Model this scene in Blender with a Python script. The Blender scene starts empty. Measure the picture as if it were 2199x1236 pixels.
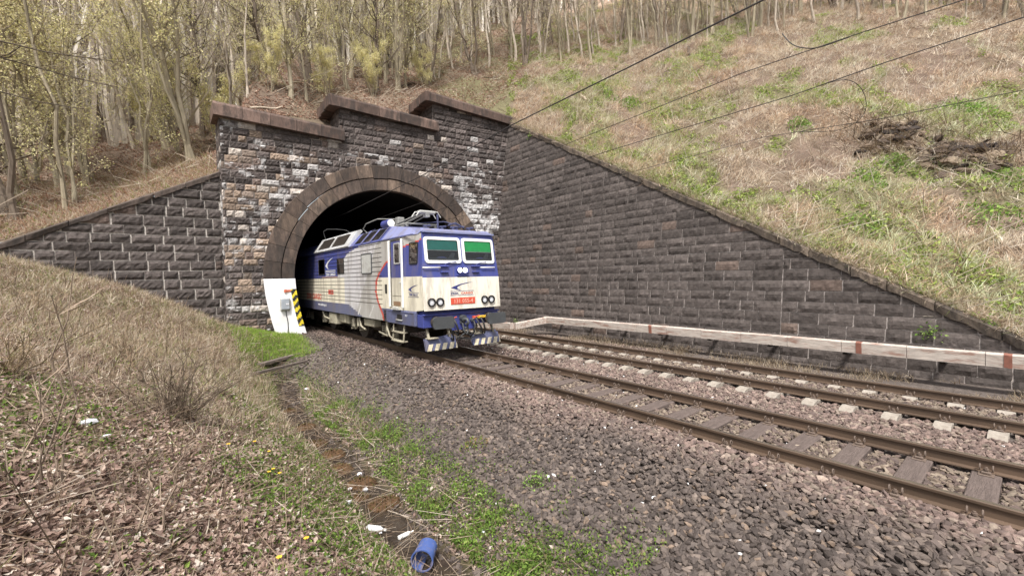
import bpy, math, random
import numpy as np
from mathutils import Vector, Matrix
# ------------------------------------------------------------------ camera, world, sun
sc=bpy.context.scene
COL=sc.collection
cam=bpy.data.objects.new('camera',bpy.data.cameras.new('camera'))
COL.objects.link(cam); sc.camera=cam
cam.data.sensor_width=36; cam.data.lens=36*925/2199.; cam.data.clip_start=.05; cam.data.clip_end=1500
_X=Vector((0.780420,-0.624938,-0.019990)); _U=Vector((0.031008,0.006752,0.999496)); _B=Vector((-0.624487,-0.780645,0.024647))
cam.matrix_world=Matrix(((_X.x,_U.x,_B.x,0),(_X.y,_U.y,_B.y,0),(_X.z,_U.z,_B.z,2.35),(0,0,0,1)))
SUN_EL,SUN_AZ=58.,222.          # azimuth clockwise from +Y: the light comes from behind and left of the camera
wd=bpy.data.worlds.new('World'); sc.world=wd; wd.use_nodes=True
_n=wd.node_tree.nodes; _l=wd.node_tree.links; _n.clear()
sky=_n.new('ShaderNodeTexSky'); sky.sky_type='NISHITA'; sky.sun_disc=False
sky.sun_elevation=math.radians(SUN_EL); sky.sun_rotation=math.radians(SUN_AZ)
sky.dust_density=4; sky.air_density=1.2
_h=_n.new('ShaderNodeHueSaturation'); _h.inputs['Saturation'].default_value=.30    # veiled, nearly white sky
_b=_n.new('ShaderNodeBackground'); _b.inputs['Strength'].default_value=.125
_o=_n.new('ShaderNodeOutputWorld')
_l.new(sky.outputs[0],_h.inputs['Color']); _l.new(_h.outputs[0],_b.inputs[0]); _l.new(_b.outputs[0],_o.inputs[0])
sun=bpy.data.objects.new('sun',bpy.data.lights.new('sun','SUN')); COL.objects.link(sun)
sun.data.energy=3.0; sun.data.angle=math.radians(10); sun.data.color=(1,.95,.88)
_d=Vector((math.sin(math.radians(SUN_AZ))*math.cos(math.radians(SUN_EL)),math.cos(math.radians(SUN_AZ))*math.cos(math.radians(SUN_EL)),math.sin(math.radians(SUN_EL))))
sun.rotation_euler=_d.to_track_quat('Z','Y').to_euler()
sc.view_settings.view_transform='Standard'; sc.view_settings.look='None'
sc.view_settings.exposure=0.78; sc.view_settings.gamma=1
# ------------------------------------------------------------------ terrain
def lat_noise(x, y, seed=0):
    xi=np.floor(x).astype(np.int64); yi=np.floor(y).astype(np.int64)
    xf=x-xi; yf=y-yi
    def h(a,b):
        n=(a*374761393+b*668265263+seed*974711)&0x7fffffff
        n=((n^(n>>13))*1274126177)&0x7fffffff
        return ((n^(n>>16))&0xffff)/65535.0
    u=xf*xf*(3-2*xf); v=yf*yf*(3-2*yf)
    return (h(xi,yi)*(1-u)+h(xi+1,yi)*u)*(1-v)+(h(xi,yi+1)*(1-u)+h(xi+1,yi+1)*u)*v
def fbm(x,y,s=1.0,o=3,seed=0):
    t=0;a=1;n=0
    for k in range(o):
        t=t+a*lat_noise(np.asarray(x)*s*2**k,np.asarray(y)*s*2**k,seed+k*7); n+=a; a*=.5
    return t/n
def sst(a,b,x): t=np.clip((x-a)/(b-a),0,1); return t*t*(3-2*t)
AX,AZ,RI,RE=9.09,2.53,4.43,5.72          # tunnel axis, arch centre height, inner / outer radius
def ypor(x): return 22.5-.1*x            # front plane of the portal
def wtop(y): return .53+.5475*y          # top of the retaining wall
def wallx(z): return 15.1+.13*z
def ditchx(y): return 2.45+.55*sst(10,18,y)+.08*np.sin(y*.9)
def ground_fg(x,y):
    x=np.asarray(x,float); y=np.asarray(y,float)
    xs=x-(ditchx(y)-2.5)*np.clip(1-abs(x-2.5)/3.,0,1)
    A=np.interp(xs,[-40,-15,-8,-4.5,-2,0,1.0,1.7,2.25,2.75,3.3,5.3,5.9,12.2,13.2,15.8],
                   [4,4,3.7,2.8,1.6,.62,.02,-.6,-1.08,-1.1,-.85,-.3,-.25,-.25,-.42,-.45])
    B=np.interp(x,[-40,-8,-4.44,-2.77,-.85,.9,1.83,3.8,5,5.9,12.2,13.2,15.8],
                  [2.9,3.3,3.32,2.74,1.98,1.03,.55,-.03,-.1,-.22,-.25,-.42,-.45])
    t=sst(15.5,20.5,y); z=A*(1-t)+B*t
    soft=np.clip((3.2-x)/2.,0,1)
    z=z+soft*((fbm(x,y,.9,3,3)-.5)*.26+(fbm(x,y,5,2,11)-.5)*.05)
    z=z+(1-soft)*(fbm(x,y,1.5,2,5)-.5)*.05*(x<12)
    return z
def ground_hill(x,y):
    x=np.asarray(x,float); y=np.asarray(y,float)
    base=np.where(y<21.2,np.where(y>-1,.43+.5475*y,-.12+.2*(y+1)),.43+.5475*21.2+.6*(y-21.2))
    xw=wallx(np.clip(wtop(y),0,11.9))+.1
    r=base+np.where(x>xw,.6*(x-xw),0)
    par=np.interp(x,[2,6.9,7.4,11.8,12.3,17],[9.45,9.55,10.6,10.75,11.7,11.95])
    b=np.minimum(base-.2*np.clip(16.9-x,0,15),par+.8*(y-22.2))
    right=np.where(x>16.9,r,np.where(y>20.7,b,r))
    left=np.interp(x,[-45,-8,-4.4,1.9,4],[3.0,3.55,3.9,7.0,7.7])+.42*(y-22.6)
    w=sst(0,1,(x-(1.95+.10*np.clip(y-22.6,0,60)))/(.7+.36*np.clip(y-22.6,0,60)))
    z=np.where(y>22,left*(1-w)+right*w,right)
    n=sst(0,3,np.where(x>15.2,x-xw,y-22.4))
    z=z+n*((fbm(x,y,.16,3,21)-.5)*2.4+(fbm(x,y,.7,3,22)-.5)*.95)
    far=np.clip(np.hypot(x-10,y-20)-90,0,200)
    return z-far*.12
def is_hill(x,y): return (y>np.where(x<1.95,22.6,np.where(x<17,ypor(x)+.5,-99)))|(x>wallx(np.clip(wtop(y),0,11.9)))
# ------------------------------------------------------------------ helpers
RNG=np.random.default_rng(7)
def tag(o,label=None,cat=None,group=None,kind=None):
    if label: o['label']=label
    if cat: o['category']=cat
    if group: o['group']=group
    if kind: o['kind']=kind
    return o
def empty(name,loc=(0,0,0),rz=0.):
    o=bpy.data.objects.new(name,None); COL.objects.link(o); o.location=loc; o.rotation_euler=(0,0,rz); o.empty_display_size=.2
    return o
def link(name,me,mat=None,parent=None):
    if mat is not None:
        for m in (mat if isinstance(mat,(list,tuple)) else [mat]): me.materials.append(m)
    o=bpy.data.objects.new(name,me); COL.objects.link(o)
    if parent is not None: o.parent=parent
    return o
def np_mesh(name,V,F,cols=None,smooth=False,vcols=None):
    """V (n,3), F (m,k) one arity; cols per face, vcols per vertex"""
    V=np.asarray(V,np.float32); F=np.asarray(F,np.int32); m,k=F.shape
    me=bpy.data.meshes.new(name)
    me.vertices.add(len(V)); me.vertices.foreach_set('co',V.ravel())
    me.loops.add(m*k); me.loops.foreach_set('vertex_index',F.ravel())
    me.polygons.add(m); me.polygons.foreach_set('loop_start',np.arange(0,m*k,k,dtype=np.int32))
    me.update(calc_edges=True)
    if cols is not None:
        c=np.ones((m,4),np.float32); c[:,:3]=cols
        a=me.attributes.new('col','FLOAT_COLOR','FACE'); a.data.foreach_set('color',c.ravel())
    if vcols is not None:
        c=np.ones((len(V),4),np.float32); c[:,:3]=vcols
        a=me.attributes.new('col','FLOAT_COLOR','POINT'); a.data.foreach_set('color',c.ravel())
    me.polygons.foreach_set('use_smooth',np.full(m,bool(smooth)))
    return me
class MB:
    def __init__(s): s.v=[]; s.f=[]; s.c=[]; s.sm=[]
    def add(s,v,f,c=(1,1,1),sm=False):
        b=len(s.v); s.v+= [tuple(p) for p in v]; s.f+=[tuple(b+i for i in q) for q in f]; s.c+=[c]*len(f); s.sm+=[sm]*len(f)
    def box(s,x0,x1,y0,y1,z0,z1,c=(1,1,1)):
        v=[(x0,y0,z0),(x1,y0,z0),(x1,y1,z0),(x0,y1,z0),(x0,y0,z1),(x1,y0,z1),(x1,y1,z1),(x0,y1,z1)]
        s.add(v,[(0,3,2,1),(4,5,6,7),(0,1,5,4),(1,2,6,5),(2,3,7,6),(3,0,4,7)],c)
    def cbox(s,cx,cy,cz,dx,dy,dz,c=(1,1,1)): s.box(cx-dx/2,cx+dx/2,cy-dy/2,cy+dy/2,cz-dz/2,cz+dz/2,c)
    def bbox(s,x0,x1,y0,y1,z0,z1,b=.01,c=(1,1,1)):
        """box with chamfered edges"""
        vs=[]
        for sx in (0,1):
            for sy in (0,1):
                for sz in (0,1):
                    X=(x0,x1)[sx];Y=(y0,y1)[sy];Z=(z0,z1)[sz]; dx=b*(1-2*sx);dy=b*(1-2*sy);dz=b*(1-2*sz)
                    vs+=[(X,Y+dy,Z+dz),(X+dx,Y,Z+dz),(X+dx,Y+dy,Z)]
        i=lambda sx,sy,sz,k:(sx*4+sy*2+sz)*3+k
        F=[]
        for a in (0,1):
            F.append([i(a,0,0,0),i(a,0,1,0),i(a,1,1,0),i(a,1,0,0)]); F.append([i(0,a,0,1),i(1,a,0,1),i(1,a,1,1),i(0,a,1,1)]); F.append([i(0,0,a,2),i(0,1,a,2),i(1,1,a,2),i(1,0,a,2)])
        for a in (0,1):
            for bb in (0,1):
                F.append([i(a,bb,0,0),i(a,bb,1,0),i(a,bb,1,1),i(a,bb,0,1)])
                F.append([i(a,0,bb,0),i(a,1,bb,0),i(a,1,bb,2),i(a,0,bb,2)])
                F.append([i(0,a,bb,1),i(1,a,bb,1),i(1,a,bb,2),i(0,a,bb,2)])
        for a in (0,1):
            for bb in (0,1):
                for cc in (0,1): F.append([i(a,bb,cc,0),i(a,bb,cc,1),i(a,bb,cc,2)])
        s.add(vs,F,c)
    def prism(s,poly,axis,a,b,c=(1,1,1),sm=False):
        """poly of (p,q) extruded along axis from a to b"""
        n=len(poly)
        def P(p,t): return {'x':(t,p[0],p[1]),'y':(p[0],t,p[1]),'z':(p[0],p[1],t)}[axis]
        v=[P(p,a) for p in poly]+[P(p,b) for p in poly]
        s.add(v,[tuple(range(n-1,-1,-1)),tuple(range(n,2*n))],c)
        s.add(v,[(i,(i+1)%n,n+(i+1)%n,n+i) for i in range(n)],c,sm)
    def tube(s,pts,r,n=6,c=(1,1,1),cap=True,sm=True):
        pts=[Vector(p) for p in pts]; rs=r if isinstance(r,(list,tuple)) else [r]*len(pts)
        vs=[];up=None
        for i,p in enumerate(pts):
            t=(pts[min(i+1,len(pts)-1)]-pts[max(i-1,0)])
            if t.length<1e-9: t=Vector((0,0,1))
            t.normalize()
            if up is None:
                up=t.orthogonal().normalized()
            else:
                up=(up-t*up.dot(t)); up=up.normalized() if up.length>1e-6 else t.orthogonal().normalized()
            w=t.cross(up)
            for k in range(n):
                a=2*math.pi*k/n; vs.append(p+(up*math.cos(a)+w*math.sin(a))*rs[i])
        F=[(i*n+k,i*n+(k+1)%n,(i+1)*n+(k+1)%n,(i+1)*n+k) for i in range(len(pts)-1) for k in range(n)]
        s.add(vs,F,c,sm)
        if cap: s.add([vs[k] for k in range(n)],[tuple(range(n-1,-1,-1))],c); s.add([vs[(len(pts)-1)*n+k] for k in range(n)],[tuple(range(n))],c)
    def cyl(s,p,q,r,n=16,c=(1,1,1),r2=None): s.tube([p,q],[r,r if r2 is None else r2],n,c)
    def ring(s,ctr,axis,ro,ri,t,n=20,c=(1,1,1)):
        """flat ring, thickness t along axis vector"""
        ctr=Vector(ctr);ax=Vector(axis).normalized();u=ax.orthogonal().normalized();w=ax.cross(u);vs=[]
        for rr,tt in ((ro,0),(ro,t),(ri,t),(ri,0)):
            for k in range(n):
                a=2*math.pi*k/n; vs.append(ctr+(u*math.cos(a)+w*math.sin(a))*rr+ax*tt)
        F=[(j*n+k,j*n+(k+1)%n,((j+1)%4)*n+(k+1)%n,((j+1)%4)*n+k) for j in range(4) for k in range(n)]
        s.add(vs,F,c)
    def build(s,name,mat,parent=None,attr=False):
        me=bpy.data.meshes.new(name); me.from_pydata(s.v,[],s.f); me.update()
        me.polygons.foreach_set('use_smooth',s.sm)
        if attr:
            c=np.ones((len(s.f),4),np.float32); c[:,:3]=s.c
            a=me.attributes.new('col','FLOAT_COLOR','FACE'); a.data.foreach_set('color',c.ravel())
        return link(name,me,mat,parent)
# ------------------------------------------------------------------ materials
def mat(name,col=(.5,.5,.5),rough=.6,metal=0.,noise=0.,scale=8.,bump=0.,bscale=20.,attr=False,dirt=None,dirt_amt=0.,dscale=2.,spec=.5,stretch=None,transl=0.,dlo=.5):
    m=bpy.data.materials.new(name); m.use_nodes=True; nt=m.node_tree; N=nt.nodes; L=nt.links
    b=N['Principled BSDF']; b.inputs['Roughness'].default_value=rough; b.inputs['Metallic'].default_value=metal
    b.inputs['Specular IOR Level'].default_value=spec
    tc=N.new('ShaderNodeTexCoord'); src=tc.outputs['Object']
    if stretch:
        mp=N.new('ShaderNodeMapping'); mp.inputs['Scale'].default_value=stretch; L.new(src,mp.inputs[0]); src=mp.outputs[0]
    if attr:
        a=N.new('ShaderNodeAttribute'); a.attribute_name='col'; cur=a.outputs['Color']
    else:
        r=N.new('ShaderNodeRGB'); r.outputs[0].default_value=(*col,1); cur=r.outputs[0]
    if noise:
        nz=N.new('ShaderNodeTexNoise'); nz.inputs['Scale'].default_value=scale; nz.inputs['Detail'].default_value=5; nz.inputs['Roughness'].default_value=.65
        L.new(src,nz.inputs['Vector'])
        mr=N.new('ShaderNodeMapRange'); mr.inputs[1].default_value=.25; mr.inputs[2].default_value=.75; mr.inputs[3].default_value=1-noise; mr.inputs[4].default_value=1+noise
        L.new(nz.outputs[0],mr.inputs[0])
        mx=N.new('ShaderNodeVectorMath'); mx.operation='SCALE'; L.new(cur,mx.inputs[0]); L.new(mr.outputs[0],mx.inputs['Scale']); cur=mx.outputs[0]
    if dirt:
        nz=N.new('ShaderNodeTexNoise'); nz.inputs['Scale'].default_value=dscale; nz.inputs['Detail'].default_value=7; nz.inputs['Roughness'].default_value=.7
        L.new(src,nz.inputs['Vector'])
        mr=N.new('ShaderNodeMapRange'); mr.inputs[1].default_value=dlo; mr.inputs[2].default_value=dlo+.12; mr.inputs[3].default_value=0; mr.inputs[4].default_value=dirt_amt
        L.new(nz.outputs[0],mr.inputs[0])
        mx=N.new('ShaderNodeMix'); mx.data_type='RGBA'; L.new(mr.outputs[0],mx.inputs[0]); L.new(cur,mx.inputs[6]); mx.inputs[7].default_value=(*dirt,1); cur=mx.outputs[2]
    L.new(cur,b.inputs['Base Color'])
    if bump:
        nz=N.new('ShaderNodeTexNoise'); nz.inputs['Scale'].default_value=bscale; nz.inputs['Detail'].default_value=6
        L.new(src,nz.inputs['Vector'])
        bp=N.new('ShaderNodeBump'); bp.inputs['Strength'].default_value=bump; bp.inputs['Distance'].default_value=.02
        L.new(nz.outputs[0],bp.inputs['Height']); L.new(bp.outputs[0],b.inputs['Normal'])
    if transl:
        t=N.new('ShaderNodeBsdfTranslucent'); L.new(cur,t.inputs[0]); ms=N.new('ShaderNodeMixShader'); ms.inputs[0].default_value=transl
        L.new(b.outputs[0],ms.inputs[1]); L.new(t.outputs[0],ms.inputs[2]); L.new(ms.outputs[0],N['Material Output'].inputs['Surface'])
    return m
def emis(name,col,st):
    m=bpy.data.materials.new(name); m.use_nodes=True; b=m.node_tree.nodes['Principled BSDF']
    b.inputs['Base Color'].default_value=(*col,1); b.inputs['Emission Color'].default_value=(*col,1); b.inputs['Emission Strength'].default_value=st
    return m
def glassmat(name,tint=(.6,.65,.65),fac=.3):
    m=bpy.data.materials.new(name); m.use_nodes=True; N=m.node_tree.nodes; L=m.node_tree.links; N.remove(N['Principled BSDF'])
    t=N.new('ShaderNodeBsdfTransparent'); t.inputs[0].default_value=(*tint,1); g=N.new('ShaderNodeBsdfGlossy'); g.inputs['Roughness'].default_value=.03
    f=N.new('ShaderNodeFresnel'); f.inputs[0].default_value=1.5; a=N.new('ShaderNodeMath'); a.operation='MULTIPLY_ADD'; a.inputs[1].default_value=.9; a.inputs[2].default_value=fac*.3
    L.new(f.outputs[0],a.inputs[0]); s=N.new('ShaderNodeMixShader'); L.new(a.outputs[0],s.inputs[0]); L.new(t.outputs[0],s.inputs[1]); L.new(g.outputs[0],s.inputs[2]); L.new(s.outputs[0],N['Material Output'].inputs[0])
    return m
M={}
M['stone']=mat('weathered_stone',attr=True,rough=.9,noise=.35,scale=9,bump=.9,bscale=14,spec=.25)
M['coping']=mat('red_sandstone',attr=True,rough=.85,noise=.45,scale=5,bump=.6,bscale=18,dirt=(.035,.03,.028),dirt_amt=.65,dscale=2.2,spec=.3,stretch=(1.4,1.4,.45),dlo=.46)
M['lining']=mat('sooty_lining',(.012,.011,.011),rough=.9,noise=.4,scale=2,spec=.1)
M['whitewash']=mat('whitewash',(.86,.86,.88),rough=.7,noise=.05,scale=3,dirt=(.5,.47,.42),dirt_amt=.35,dscale=1.3,bump=.5,bscale=5)
M['soil']=mat('soil',attr=True,rough=.95,noise=.45,scale=13,bump=1.,bscale=40,spec=.15)
M['rock']=mat('ballast_rock',attr=True,rough=.85,noise=.25,scale=25,spec=.3)
M['veg']=mat('plant_matter',attr=True,rough=.8,noise=.15,scale=3,spec=.2,transl=.42)
M['bark']=mat('bark',attr=True,rough=.9,noise=.35,scale=12,spec=.15,stretch=(1,1,.2))
M['wood']=mat('old_sleeper_wood',(.125,.098,.088),rough=.85,noise=.35,scale=14,stretch=(.3,3,3),bump=.6,bscale=30,spec=.2)
M['concrete']=mat('pale_concrete',(.31,.275,.235),rough=.9,noise=.25,scale=7,bump=.4,dirt=(.2,.16,.13),dirt_amt=.5,dscale=5)
M['railside']=mat('rusty_rail',(.115,.078,.055),rough=.6,noise=.35,scale=6,metal=.3,stretch=(1,.15,1))
M['railtop']=mat('polished_rail',(.33,.29,.26),rough=.30,metal=.85,noise=.15,scale=5,stretch=(1,.1,1))
M['clip']=mat('rusty_fastening',(.13,.095,.075),rough=.7,noise=.4,scale=30)
M['wire']=mat('wire',(.05,.045,.045),rough=.5,metal=.5)
M['trough']=mat('peeling_white_paint',(.52,.46,.41),rough=.8,noise=.35,scale=6,dirt=(.27,.13,.09),dirt_amt=.75,dscale=2.6,dlo=.51,stretch=(4,.6,4),bump=.5,bscale=20)
M['black0']=mat('dark_iron',(.03,.026,.024),rough=.8,noise=.3)
M['rustbrown']=mat('rust_brown',(.24,.10,.07),rough=.8,noise=.3,scale=10)
# ------------------------------------------------------------------ ground sheets
def mixc(a,b,t): t=np.asarray(t)[...,None]; return np.asarray(a)*(1-t)+np.asarray(b)*t
def green_fg(x,y):
    """how green the near bank is"""
    d=np.abs(x-ditchx(y))
    g=np.clip(1.35-d/1.6,0,1)*.95+sst(.42,.6,fbm(x,y,.7,3,41))*.6
    g=g*np.where(x>3.6,.0,1)
    g=np.maximum(g,sst(16.5,18.5,y)*sst(1.6,2.2,x)*(1-sst(4.2,4.9,x))*1.3)
    return np.clip(g,0,1)
def green_hill(x,y):
    n=fbm(x*.8,y*1.1,.45,4,51)
    xw=wallx(np.clip(wtop(y),0,11.9))
    g=sst(.47,.59,n)
    g=g*np.where((x<17)&(y>22.5),.15,1.0)
    # greener band just above the far end of the wall
    g=np.maximum(g,sst(8,14,y)*(1-sst(7,13,x-xw))*sst(.33,.47,n)*(x>15.5))
    g=g*(1-.75*sst(45,60,np.hypot(x,y)))
    return g
def hillbase(x,y):
    straw=np.array([.15,.115,.085]); pink=np.array([.15,.11,.085]); grn=np.array([.13,.14,.06]); leaf=np.array([.40,.30,.235])  # straw and pink soil darkened: shade between tufts is put into these tones
    c=mixc(straw,pink,sst(.4,.6,fbm(x,y,.5,3,61)))
    c=mixc(c,grn,green_hill(x,y)*.5)
    wood=sst(26,34,np.hypot(x-8,y-8)*np.where(x<17,1.05,.8))
    c=mixc(c,leaf,wood*(1-green_hill(x,y)))
    return c*(.7+.6*fbm(x,y,1.7,3,62))[...,None]
def grid_mesh(name,X,Y,Z,C):
    n,m=X.shape; V=np.stack([X,Y,Z],-1).reshape(-1,3)
    i=np.arange(n*m).reshape(n,m); F=np.stack([i[:-1,:-1],i[:-1,1:],i[1:,1:],i[1:,:-1]],-1).reshape(-1,4)
    return np_mesh(name,V,F,vcols=C.reshape(-1,3),smooth=True)
xs=np.concatenate([np.arange(-40,-8,2.),np.arange(-8,4.6,.11),np.arange(4.6,15.9,.2)]); ss=np.concatenate([np.linspace(0,.98,200),[.99,1.]])
yend=np.where(xs<1.95,22.75,np.where((xs>4.65)&(xs<13.53),62.,ypor(xs)+.35))
def fgsheet(x0,x1,yf,name,ny):
    x=xs[(xs>=x0-1e-6)&(xs<=x1+1e-6)]
    s=np.linspace(0,1,ny); X=np.repeat(x[:,None],ny,1); Y=-8+s[None]*(yf(x)[:,None]+8)
    Z=ground_fg(X,Y)
    C=mixc([.22,.165,.12],[.13,.15,.05],green_fg(X,Y)*.8)
    C=mixc(C,[.045,.033,.026],np.clip(1.5-np.abs(X-ditchx(Y))/.4,0,1)*(Y<18))
    C=mixc(C,[.12,.10,.09],sst(2.9,3.5,X+.5*(fbm(X,Y,1.2,2,9)-.5)))
    return grid_mesh(name,X,Y,Z,C*(.75+.5*fbm(X,Y,3,2,8))[...,None])
o=link('ground',fgsheet(-40,15.7,lambda x:np.where(x<1.95,22.75,ypor(x)+.3),'ground',230),M['soil']); tag(o,kind='structure')
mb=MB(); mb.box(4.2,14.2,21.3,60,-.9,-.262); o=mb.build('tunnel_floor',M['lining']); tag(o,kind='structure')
# hillside: right slope and the slope above the portal, welded along their seam
sj=np.concatenate([np.linspace(0,20,90),20+np.cumsum(np.linspace(.3,4.2,46))])
def colx(y): return wallx(np.clip(wtop(y),0,11.9))+.12
yA=np.concatenate([np.linspace(-60,-8,20)[:-1],np.linspace(-8,-1,20)[:-1],np.linspace(-1,20.85,120)])
YA=np.repeat(yA[None],len(sj),0); XA=colx(YA)+sj[:,None]; ZA=ground_hill(XA,YA)
xl=colx(np.array(20.85)); xB=np.concatenate([np.linspace(-70,-8,20)[:-1],np.linspace(-8,float(xl),150)[:-1],float(xl)+sj])
tB=np.concatenate([np.linspace(0,20,90),20+np.cumsum(np.linspace(.3,4.5,50))])
y0=np.where(xB<1.95,22.62,np.where(xB<xl-.01,np.minimum(ypor(xB)+.6,22.62),20.85)); y0=np.where((xB>14)&(xB<xl-.01),np.interp(xB,[14,xl],[21.7,20.85]),y0)
XB=np.repeat(xB[:,None],len(tB),1); YB=y0[:,None]+tB[None]; ZB=ground_hill(XB,YB)
def join_grids(gs):
    Vs=[];Fs=[];Cs=[];b=0
    for X,Y,Z in gs:
        n,m=X.shape; i=np.arange(n*m).reshape(n,m)+b
        Fs.append(np.stack([i[:-1,:-1],i[1:,:-1],i[1:,1:],i[:-1,1:]],-1).reshape(-1,4)); Vs.append(np.stack([X,Y,Z],-1).reshape(-1,3)); Cs.append(hillbase(X,Y).reshape(-1,3)); b+=n*m
    return np.concatenate(Vs),np.concatenate(Fs),np.concatenate(Cs)
V,F,C=join_grids([(XA,YA,ZA),(XB,YB,ZB)])
o=link('hillside',np_mesh('hillside',V,F,vcols=C,smooth=True),M['soil']); tag(o,kind='structure')
# ------------------------------------------------------------------ block masonry
def blocks(P,u0,u1,z0,z1,ch,wmin,wmax,keep,color,amp=.03,gap=.012,cell=.085,seed=1,breaks=(),skirt=.035,rowjit=0.):
    """individually dressed stones laid in courses; P(u,z,w)->xyz arrays"""
    r=np.random.default_rng(seed); VV=[];FF=[];CC=[];b=0
    z=z0; 
    while z<z1-1e-6:
        h=ch*(1+rowjit*(r.random()-.5)); u=u0-r.random()*wmin; 
        while u<u1:
            w=wmin+(wmax-wmin)*r.random()**1.3
            for bk in breaks:
                if u<bk-.02 and u+w>bk-.3*wmin: w=bk-u
            ue=u+w; a=max(u,u0)+gap*(.5+r.random()); e=min(ue,u1)-gap*(.5+r.random()); bo=z+gap*(.4+.9*r.random()); to=min(z+h,z1+.4)-gap*(.4+.9*r.random())
            u=ue
            if e-a<.06: continue
            nu=max(3,int(round((e-a)/cell))); nz=max(3,int(round((to-bo)/cell)))
            U=np.linspace(a,e,nu+1); Zz=np.linspace(bo,to,nz+1)
            um=.5*(U[1:]+U[:-1]); zm=.5*(Zz[1:]+Zz[:-1]); UM,ZM=np.meshgrid(um,zm,indexing='ij'); k=keep(UM,ZM)
            if not k.any(): continue
            UU,ZZ=np.meshgrid(U,Zz,indexing='ij')
            fu=np.minimum(UU-a,e-UU); fz=np.minimum(ZZ-bo,to-ZZ); ed=np.clip(np.minimum(fu,fz)/.06,0,1)
            W=amp*(.15+.85*ed*(.45+.9*r.random()))+ (r.random(UU.shape)-.5)*amp*.85*ed + ed*amp*((UU-a)/(e-a)-.5)*(r.random()-.5)*1.6+ed*amp*((ZZ-bo)/(to-bo)-.5)*(r.random()-.5)*1.8
            U2=UU+(r.random(UU.shape)-.5)*.012; Z2=ZZ+(r.random(UU.shape)-.5)*.012
            n,m=nu+1,nz+1; idx=np.arange(n*m).reshape(n,m)+b
            pts=P(U2,Z2,W).reshape(-1,3); VV.append(pts); q=np.stack([idx[:-1,:-1],idx[1:,:-1],idx[1:,1:],idx[:-1,1:]],-1)[k]
            b+=n*m; FF.append(q.reshape(-1,4)); bc=color((a+e)/2,(bo+to)/2,r)
            CC.append(np.clip(np.asarray(bc)[None]*(1+(r.random((len(q),1))-.5)*.3),0,1) if True else 0)
            if k.all():                                         # side skirt down to the mortar
                ring=np.concatenate([idx[:,0],idx[-1,1:],idx[::-1,-1][1:],idx[0,::-1][1:-1]])
                rp=VV[-1][ring-(b-n*m)]; 
                uu=U2.reshape(-1)[ring-(b-n*m)]; zz=Z2.reshape(-1)[ring-(b-n*m)]
                bk=P(uu,zz,np.full(uu.shape,-skirt)); VV.append(bk); L=len(ring); j=np.arange(L)
                FF.append(np.stack([ring[j],b+j,b+(j+1)%L,ring[(j+1)%L]],-1)); CC.append(np.repeat(np.asarray(bc)[None]*.8,L,0)); b+=L
        z+=h
    return np.concatenate(VV),np.concatenate(FF),np.concatenate(CC)
def backing(P,u0,u1,z0,z1,step,keep,color,w=-.02):
    nu=int((u1-u0)/step)+1; nz=int((z1-z0)/step)+1
    U,Z=np.meshgrid(np.linspace(u0,u1,nu),np.linspace(z0,z1,nz),indexing='ij')
    UM=.25*(U[1:,1:]+U[:-1,1:]+U[1:,:-1]+U[:-1,:-1]); ZM=.25*(Z[1:,1:]+Z[:-1,1:]+Z[1:,:-1]+Z[:-1,:-1]); k=keep(UM,ZM)
    V=P(U,Z,np.full(U.shape,w)).reshape(-1,3); i=np.arange(nu*nz).reshape(nu,nz)
    F=np.stack([i[:-1,:-1],i[1:,:-1],i[1:,1:],i[:-1,1:]],-1)[k].reshape(-1,4); C=color(UM,ZM)[k].reshape(-1,3)
    return V,F,C
def cat3(parts):
    b=0;V=[];F=[];C=[]
    for v,f,c in parts: V.append(v);F.append(f+b);C.append(c);b+=len(v)
    return np.concatenate(V),np.concatenate(F),np.concatenate(C)
# ---- portal
KP=1/math.hypot(1,.1)
def Ppor(u,z,w): return np.stack([u-.0995*w,ypor(u)-.995*w,z],-1)
def ptop(u): return np.where(u<6.84,9.62-.03*(u-2)/5,np.where(u<11.74,10.93-.14*(u-6.84)/4.9,12.15-.3*(u-11.74)/5.2))
def wl(z): return wallx(z)+.25
def keep_por(u,z): return (z<ptop(u))&(np.hypot(u-AX,z-AZ)>RE-.25)&(u<wl(z))
def stain(u,z): 
    s=sst(.50,.62,fbm(u,z,.9,4,71))*np.clip(sst(12.6,14.2,u)*sst(2,4,z)*(1-sst(8.3,10.2,z)),0,1)*1.0
    s=np.maximum(s,sst(.6,.68,fbm(u,z,1.4,3,72))*.45*(u<5))
    return s
def col_por(u,z,r):
    t=r.random()
    dark=np.array([.083,.069,.065])*(.6+.9*r.random())
    if t<.60: c=dark
    elif t<.78: c=np.array([.13,.098,.085])*(.7+.7*r.random())
    elif t<.93: c=np.array([.19,.15,.125])*(.65+.6*r.random())
    else: c=np.array([.42,.37,.33])*(.7+.5*r.random())
    if z>8.3 and r.random()<.6: c=dark
    if u<5.5 and t>.62 and t<.9 and r.random()<.6: c=np.array([.27,.205,.16])*(.7+.5*r.random())
    if u>12.6 and t>.5 and t<.92 : c=dark*1.3
    s=float(stain(np.array(u),np.array(z)))
    if r.random()<s*.35+.02: c=np.array([.42,.40,.39])*(.6+.5*r.random())
    return c
def mort_por(u,z):
    c=mixc([.13,.11,.10],[.34,.30,.275],sst(.36,.55,fbm(u,z,1.2,3,73))*(z<9.5)); return mixc(c,[.7,.69,.68],np.clip(stain(u,z)*1.3,0,1))
por=empty('tunnel_portal',(9.1,21.6,-.26)); tag(por,'dark rough stone tunnel portal with stepped red copings and a round arch','tunnel portal')
bpy.context.view_layer.update()
def keepw(o,parent):
    o.parent=parent; o.matrix_parent_inverse=parent.matrix_world.inverted(); return o
def wparent(o,parent):
    "parent while keeping coordinates given in world space"
    o.parent=parent; o.matrix_parent_inverse=Matrix.Translation(-Vector(parent.location)); return o
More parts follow.
